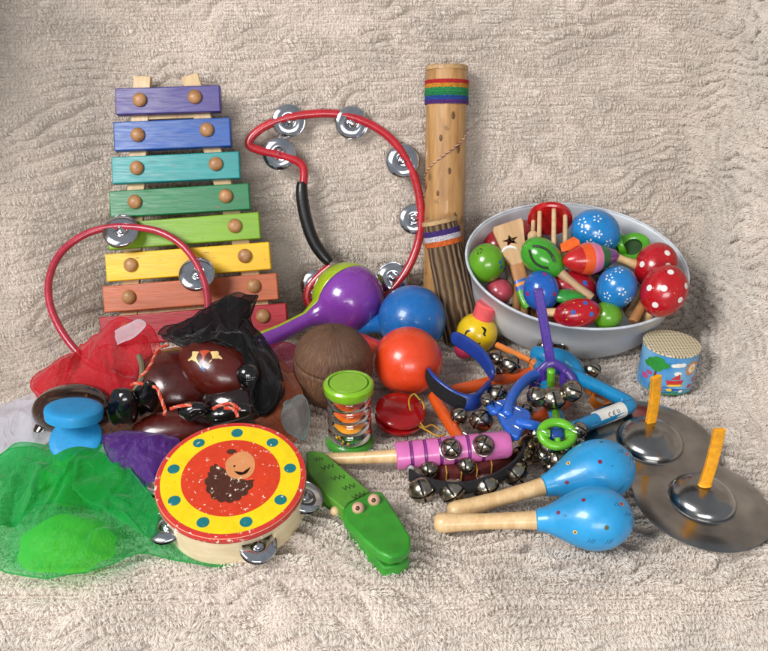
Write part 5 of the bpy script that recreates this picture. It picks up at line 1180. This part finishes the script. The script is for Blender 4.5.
scarf('black_net_scarf', 'black net scarf bunched over the red xylophone bar and the brown rattle', BLK_S, [((blk_rim, (240, 336, 9.0), .5, 61), dict(amp=.6, lam=1.7, pw=2)), (([(x+2, y+3, z-.5) for x, y, z in blk_rim], (236, 338, 8.4), .4, 67), dict(amp=.6, lam=1.3, pw=2)), (([(168, 334, 8.6), (200, 318, 10.2), (232, 302, 11.6), (250, 306, 11), (246, 330, 9), (262, 350, 7.4), (236, 352, 8), (200, 342, 8.8)], (222, 328, 9.4), .3, 69), dict(amp=.7, lam=1.2, pw=2))], SG)
scarf('peach_scarf', 'translucent peach orange scarf between the brown rattle and the coconut', OR_S, [(([(256, 352, 4.6), (276, 362, 4.4), (294, 380, 3.8), (306, 404, 2.8), (304, 432, 1.4), (286, 448, .8), (262, 436, 1.4), (250, 405, 3), (248, 375, 4.2)], (276, 402, 3.2), 1.1, 71), dict(amp=.5, lam=2.6)), (([(262, 362, 3.8), (286, 382, 3.4), (300, 412, 2), (284, 440, .8), (258, 410, 2.4)], (276, 402, 2.6), .8, 73), dict(amp=.4, lam=2.0))], SG)
scarf('aqua_scarf', 'pale aqua sheer scarf end beside the tambourine and coconut', TE_S, [(([(284, 408, 4.3), (296, 398, 4.2), (308, 404, 3.4), (309, 422, 2.4), (304, 442, 1.2), (290, 436, 1.6), (282, 424, 2.6)], (296, 418, 3.2), .9, 81), dict(amp=.35, lam=1.8))], SG)
scarf('pink_scarf', 'hot pink scarf scrap peeping out between xylophone and coconut', PK_S, [(([(264, 352, 4.0), (284, 346, 4.2), (298, 352, 3.8), (300, 370, 3.0), (286, 374, 3.0), (268, 362, 3.6)], (284, 360, 3.6), .4, 91), dict(amp=.3, lam=1.6))], SG)

# ------------------------------------------------------------------ brown glossy rattles and corded seed pods
BRW = paint('lacquer_brown', '4c120a', .30, .35, .12, 30, .02); BR2 = paint('lacquer_dark', '2a120a', .14, .9, .4, 60, .02, wear=.35, wearcol='7a4a1c'); BLG = paint('pod_black', '0b0a0c', .16, .8, .1, 60, .05)
c = P(180, 384, 3.6); br_ = thing('lacquered_rattle', 'glossy red-brown two-lobed rattle with cream and orange painted fan', 'rattle', frame(c, A(0, 0, 1)))
mb = MB(); mb.ball(c, (cm(47, c), 4.2, 3.4), M=frame(c, A(.1, -.2, 1), A(1, .1, 0)), seg=56, rings=32); mb.build('body', BRW, br_, sharp=0)
c2 = P(217, 368, 6.0); rr = (cm(42, c2), 3.0, 2.8); M2 = frame(c2, A(.15, -.45, 1), A(1, -.5, -.25)); mb = MB(); mb.ball(c2, rr, M=M2, seg=56, rings=32)
e0_ = P(211, 359, 8.0); fa_ = nrm(e0_-c2); fa_ = around(c2, -.45, .30)
def fan(a0, a1, r1=1.5, r0=.12): return [(r0*math.cos(a0), r0*math.sin(a0))]+[(r1*math.cos(t), r1*math.sin(t)*.8) for t in np.linspace(a0, a1, 7)]
mb.decal([(.12, -.5), (1.15, .05), (.8, .6), (.36, .52)], M2, rr, fa_, 1.7, 1); mb.decal([(-.12, -.5), (-1.15, .05), (-.8, .6), (-.36, .52)], M2, rr, fa_, 1.7, 1); mb.decal([(0, -.48), (.32, .56), (0, .62), (-.32, .56)], M2, rr, fa_, 1.7, 2, lift=1.008)
for k_ in range(6): mb.decal(stroke([(0, 0), (.5*math.cos(k_*1.05), .4*math.sin(k_*1.05))], .07), M2, rr, around(c2, -.42+.05*math.cos(k_*2), .02+.05*math.sin(k_*2)), 1.0, 3, lift=1.010)
mb.build('lobe', [BRW, paint('fan_cream', 'd8b878', .3, .5), paint('fan_orange', 'b8401c', .3, .5), paint('fan_blue', '4a78b0', .3, .5)], br_, sharp=0)
c3 = P(176, 428, 3.2); mb = MB(); mb.ball(c3, (cm(44, c3), 1.9, 1.5), M=frame(c3, A(0, -.2, 1), A(1, .12, 0)), seg=44, rings=24); mb.build('lacquered_bowl_rattle', BRW, M=frame(c3), sharp=0, label='low red-brown lacquered rattle between purple scarf and tambourine', cat='rattle')
c4 = P(240, 400, 3.4); mb = MB(); mb.ball(c4, (cm(40, c4), 2.6, 2.2), M=frame(c4, A(0, -.1, 1), A(1, .1, 0)), seg=44, rings=24); mb.build('lacquered_pod', paint('lacquer_black', '1c0808', .15, .8), M=frame(c4), sharp=0, label='almost black lacquered pod under the net scarf behind the tambourine', cat='rattle')
# dotted black ball
c = P(248, 376, 6.2); r = cm(13, c); M = frame(c, A(0, -.3, 1)); mb = MB(); mb.ball(c, (r, r*.9, r*1.1), M=M, seg=40)
for i in range(5):
    for j in range(4): mb.decal(circ(6, .055), M, (r, r*.9, r*1.1), around(c, -.1+.16*i, -.75+.2*j), 1, 1)
mb.build('dotted_shaker', [BLG, paint('dot_grey', '8a8a90', .4)], M=M, sharp=0, label='shiny black shaker with rows of tiny pale dots under the net scarf', cat='shaker')
# black seed pods with coral cords
cdm = [paint('cord_coral', 'd84a30', .75, 0, .15, 400, .3), paint('cord_pinkish', 'e0907a', .75, 0, .1, 400, .3)]
def braid(parent, pts, r=.12):
    p = catmull([P(*q) for q in pts], 10); n = len(p); t = np.gradient(p, axis=0); t /= np.linalg.norm(t, axis=1)[:, None]+1e-9
    u = np.cross(t, A(0.1, .2, 1)); u /= np.linalg.norm(u, axis=1)[:, None]; w_ = np.cross(t, u); s = np.concatenate([[0], np.cumsum(np.linalg.norm(np.diff(p, axis=0), axis=1))])
    mb = MB()
    for k in range(3): ph = s*5.5+k*2.09; mb.tube(p+u*(np.cos(ph)*r*.7)[:, None]+w_*(np.sin(ph)*r*.7)[:, None], r*.75, k % 2, seg=6)
    return mb.build('cord', cdm, parent, recalc=False, sharp=0)
pods = [('black seed-pod rattle with coral cord standing beside the blue castanet', (122, 408, 5.6), (15, 26), A(.25, -.2, 1), [[(131, 385, 7.4), (138, 383, 7.8), (147, 386, 7.6), (150, 392, 7.2)], [(112, 398, 6.6), (118, 400, 6.9), (124, 404, 6.8)]]),
        ('slim black seed-pod rattle with dangling coral cord in front of the brown rattle', (146, 398, 6.0), (13, 24), A(.3, -.3, 1), [[(150, 386, 7.6), (157, 388, 7.8), (161, 398, 7.4), (165, 410, 6.8), (164, 415, 6.4)], [(140, 378, 8.0), (150, 366, 8.6), (158, 350, 9.0), (168, 345, 9.0)]]),
        ('black seed-pod rattle lying below the painted fan', (192, 411, 5.9), (17, 12), A(.9, -.3, .4), [[(170, 409, 6.6), (180, 406, 6.9), (192, 405, 7.1)]]),
        ('black seed-pod rattle with coral cord touching the tambourine rim', (226, 414, 5.6), (26, 11), A(1, -.1, .3), [[(213, 409, 6.9), (221, 405, 7.1), (232, 404, 7.1), (240, 410, 6.8)], [(224, 408, 7.2), (234, 409, 7.1), (238, 417, 6.6)]])]
for lb, q, (rx, ry), ax_, cords in pods:
    c = P(*q); a_ = cm(max(rx, ry), c); b_ = cm(min(rx, ry), c); M = frame(c, ax_); t = thing('seed_pod_rattle', lb, 'rattle', M, 'black seed pod rattles')
    mb = MB(); mb.ball(c, (b_, b_*.8, a_), M=M, seg=32, rings=22); V = mb.V[0]; mb.V[0] = c+(V-c)*(1+.22*vnoise(V[:, 0]*1.3, V[:, 1]*1.3+V[:, 2], 5))[:, None]; mb.build('pod', BLG, t, sharp=0)
    for cd in cords: braid(t, cd)
mb = MB(); q = catmull([P(139, 356, 8.6), P(142, 366, 8.4), P(141, 380, 7.8), P(134, 392, 7)], 6); mb.tube(q, .28, seg=8); mb.build('olive_ribbon', paint('ribbon_olive', '6a5f48', .7, 0), M=frame(q[0]), label='short olive ribbon loop above the black seed pods', cat='ribbon')
# dark marbled gourd behind the blue castanet, with its stalk pointing left
c = P(74, 409, 3.8); gd = thing('gourd_maraca', 'dark brown marbled gourd maraca behind the light blue castanet', 'maraca', frame(c))
mb = MB(); mb.ball(c, (cm(41, c), 2.8, 2.3), M=frame(c, A(0, -.1, 1), A(1, .05, 0)), seg=48, rings=26); mb.build('head', BR2, gd, sharp=0)
q = catmull([P(58, 416, 3.4), P(48, 424, 2.6), P(39, 434, 2.0), P(34, 437, 1.8)], 5); mb = MB(); mb.tube(q, list(np.linspace(1.3, .45, len(q))), seg=16); mb.build('stalk', BR2, gd, sharp=0)
# light blue castanet
LB = paint('castanet_sky', '1c88c0', .55, 0, .05); c = P(77, 416, 5.6); cs = thing('sky_blue_castanet', 'light blue plastic castanet open between red and green scarves', 'castanet', frame(c))
def lidshape(c, n, r, h=.9):
    mb = MB(); mb.lathe([(0, .0), (r*.7, .0), (r*.9, -.05), (r*.98, -.2), (r, -.45), (r*.97, -h), (r*.86, -h), (r*.84, -.5), (0, -.35)], frame(c, n, RT), 48); return mb
c1_ = P(74, 406, 7.2); lidshape(c1_, A(.10, .22, 1), cm(28.5, c1_), 1.1).build('upper_shell', LB, cs)
c2_ = P(75, 437, 4.6); lidshape(c2_, A(.06, -.45, .9), cm(26, c2_), .9).build('lower_shell', LB, cs)
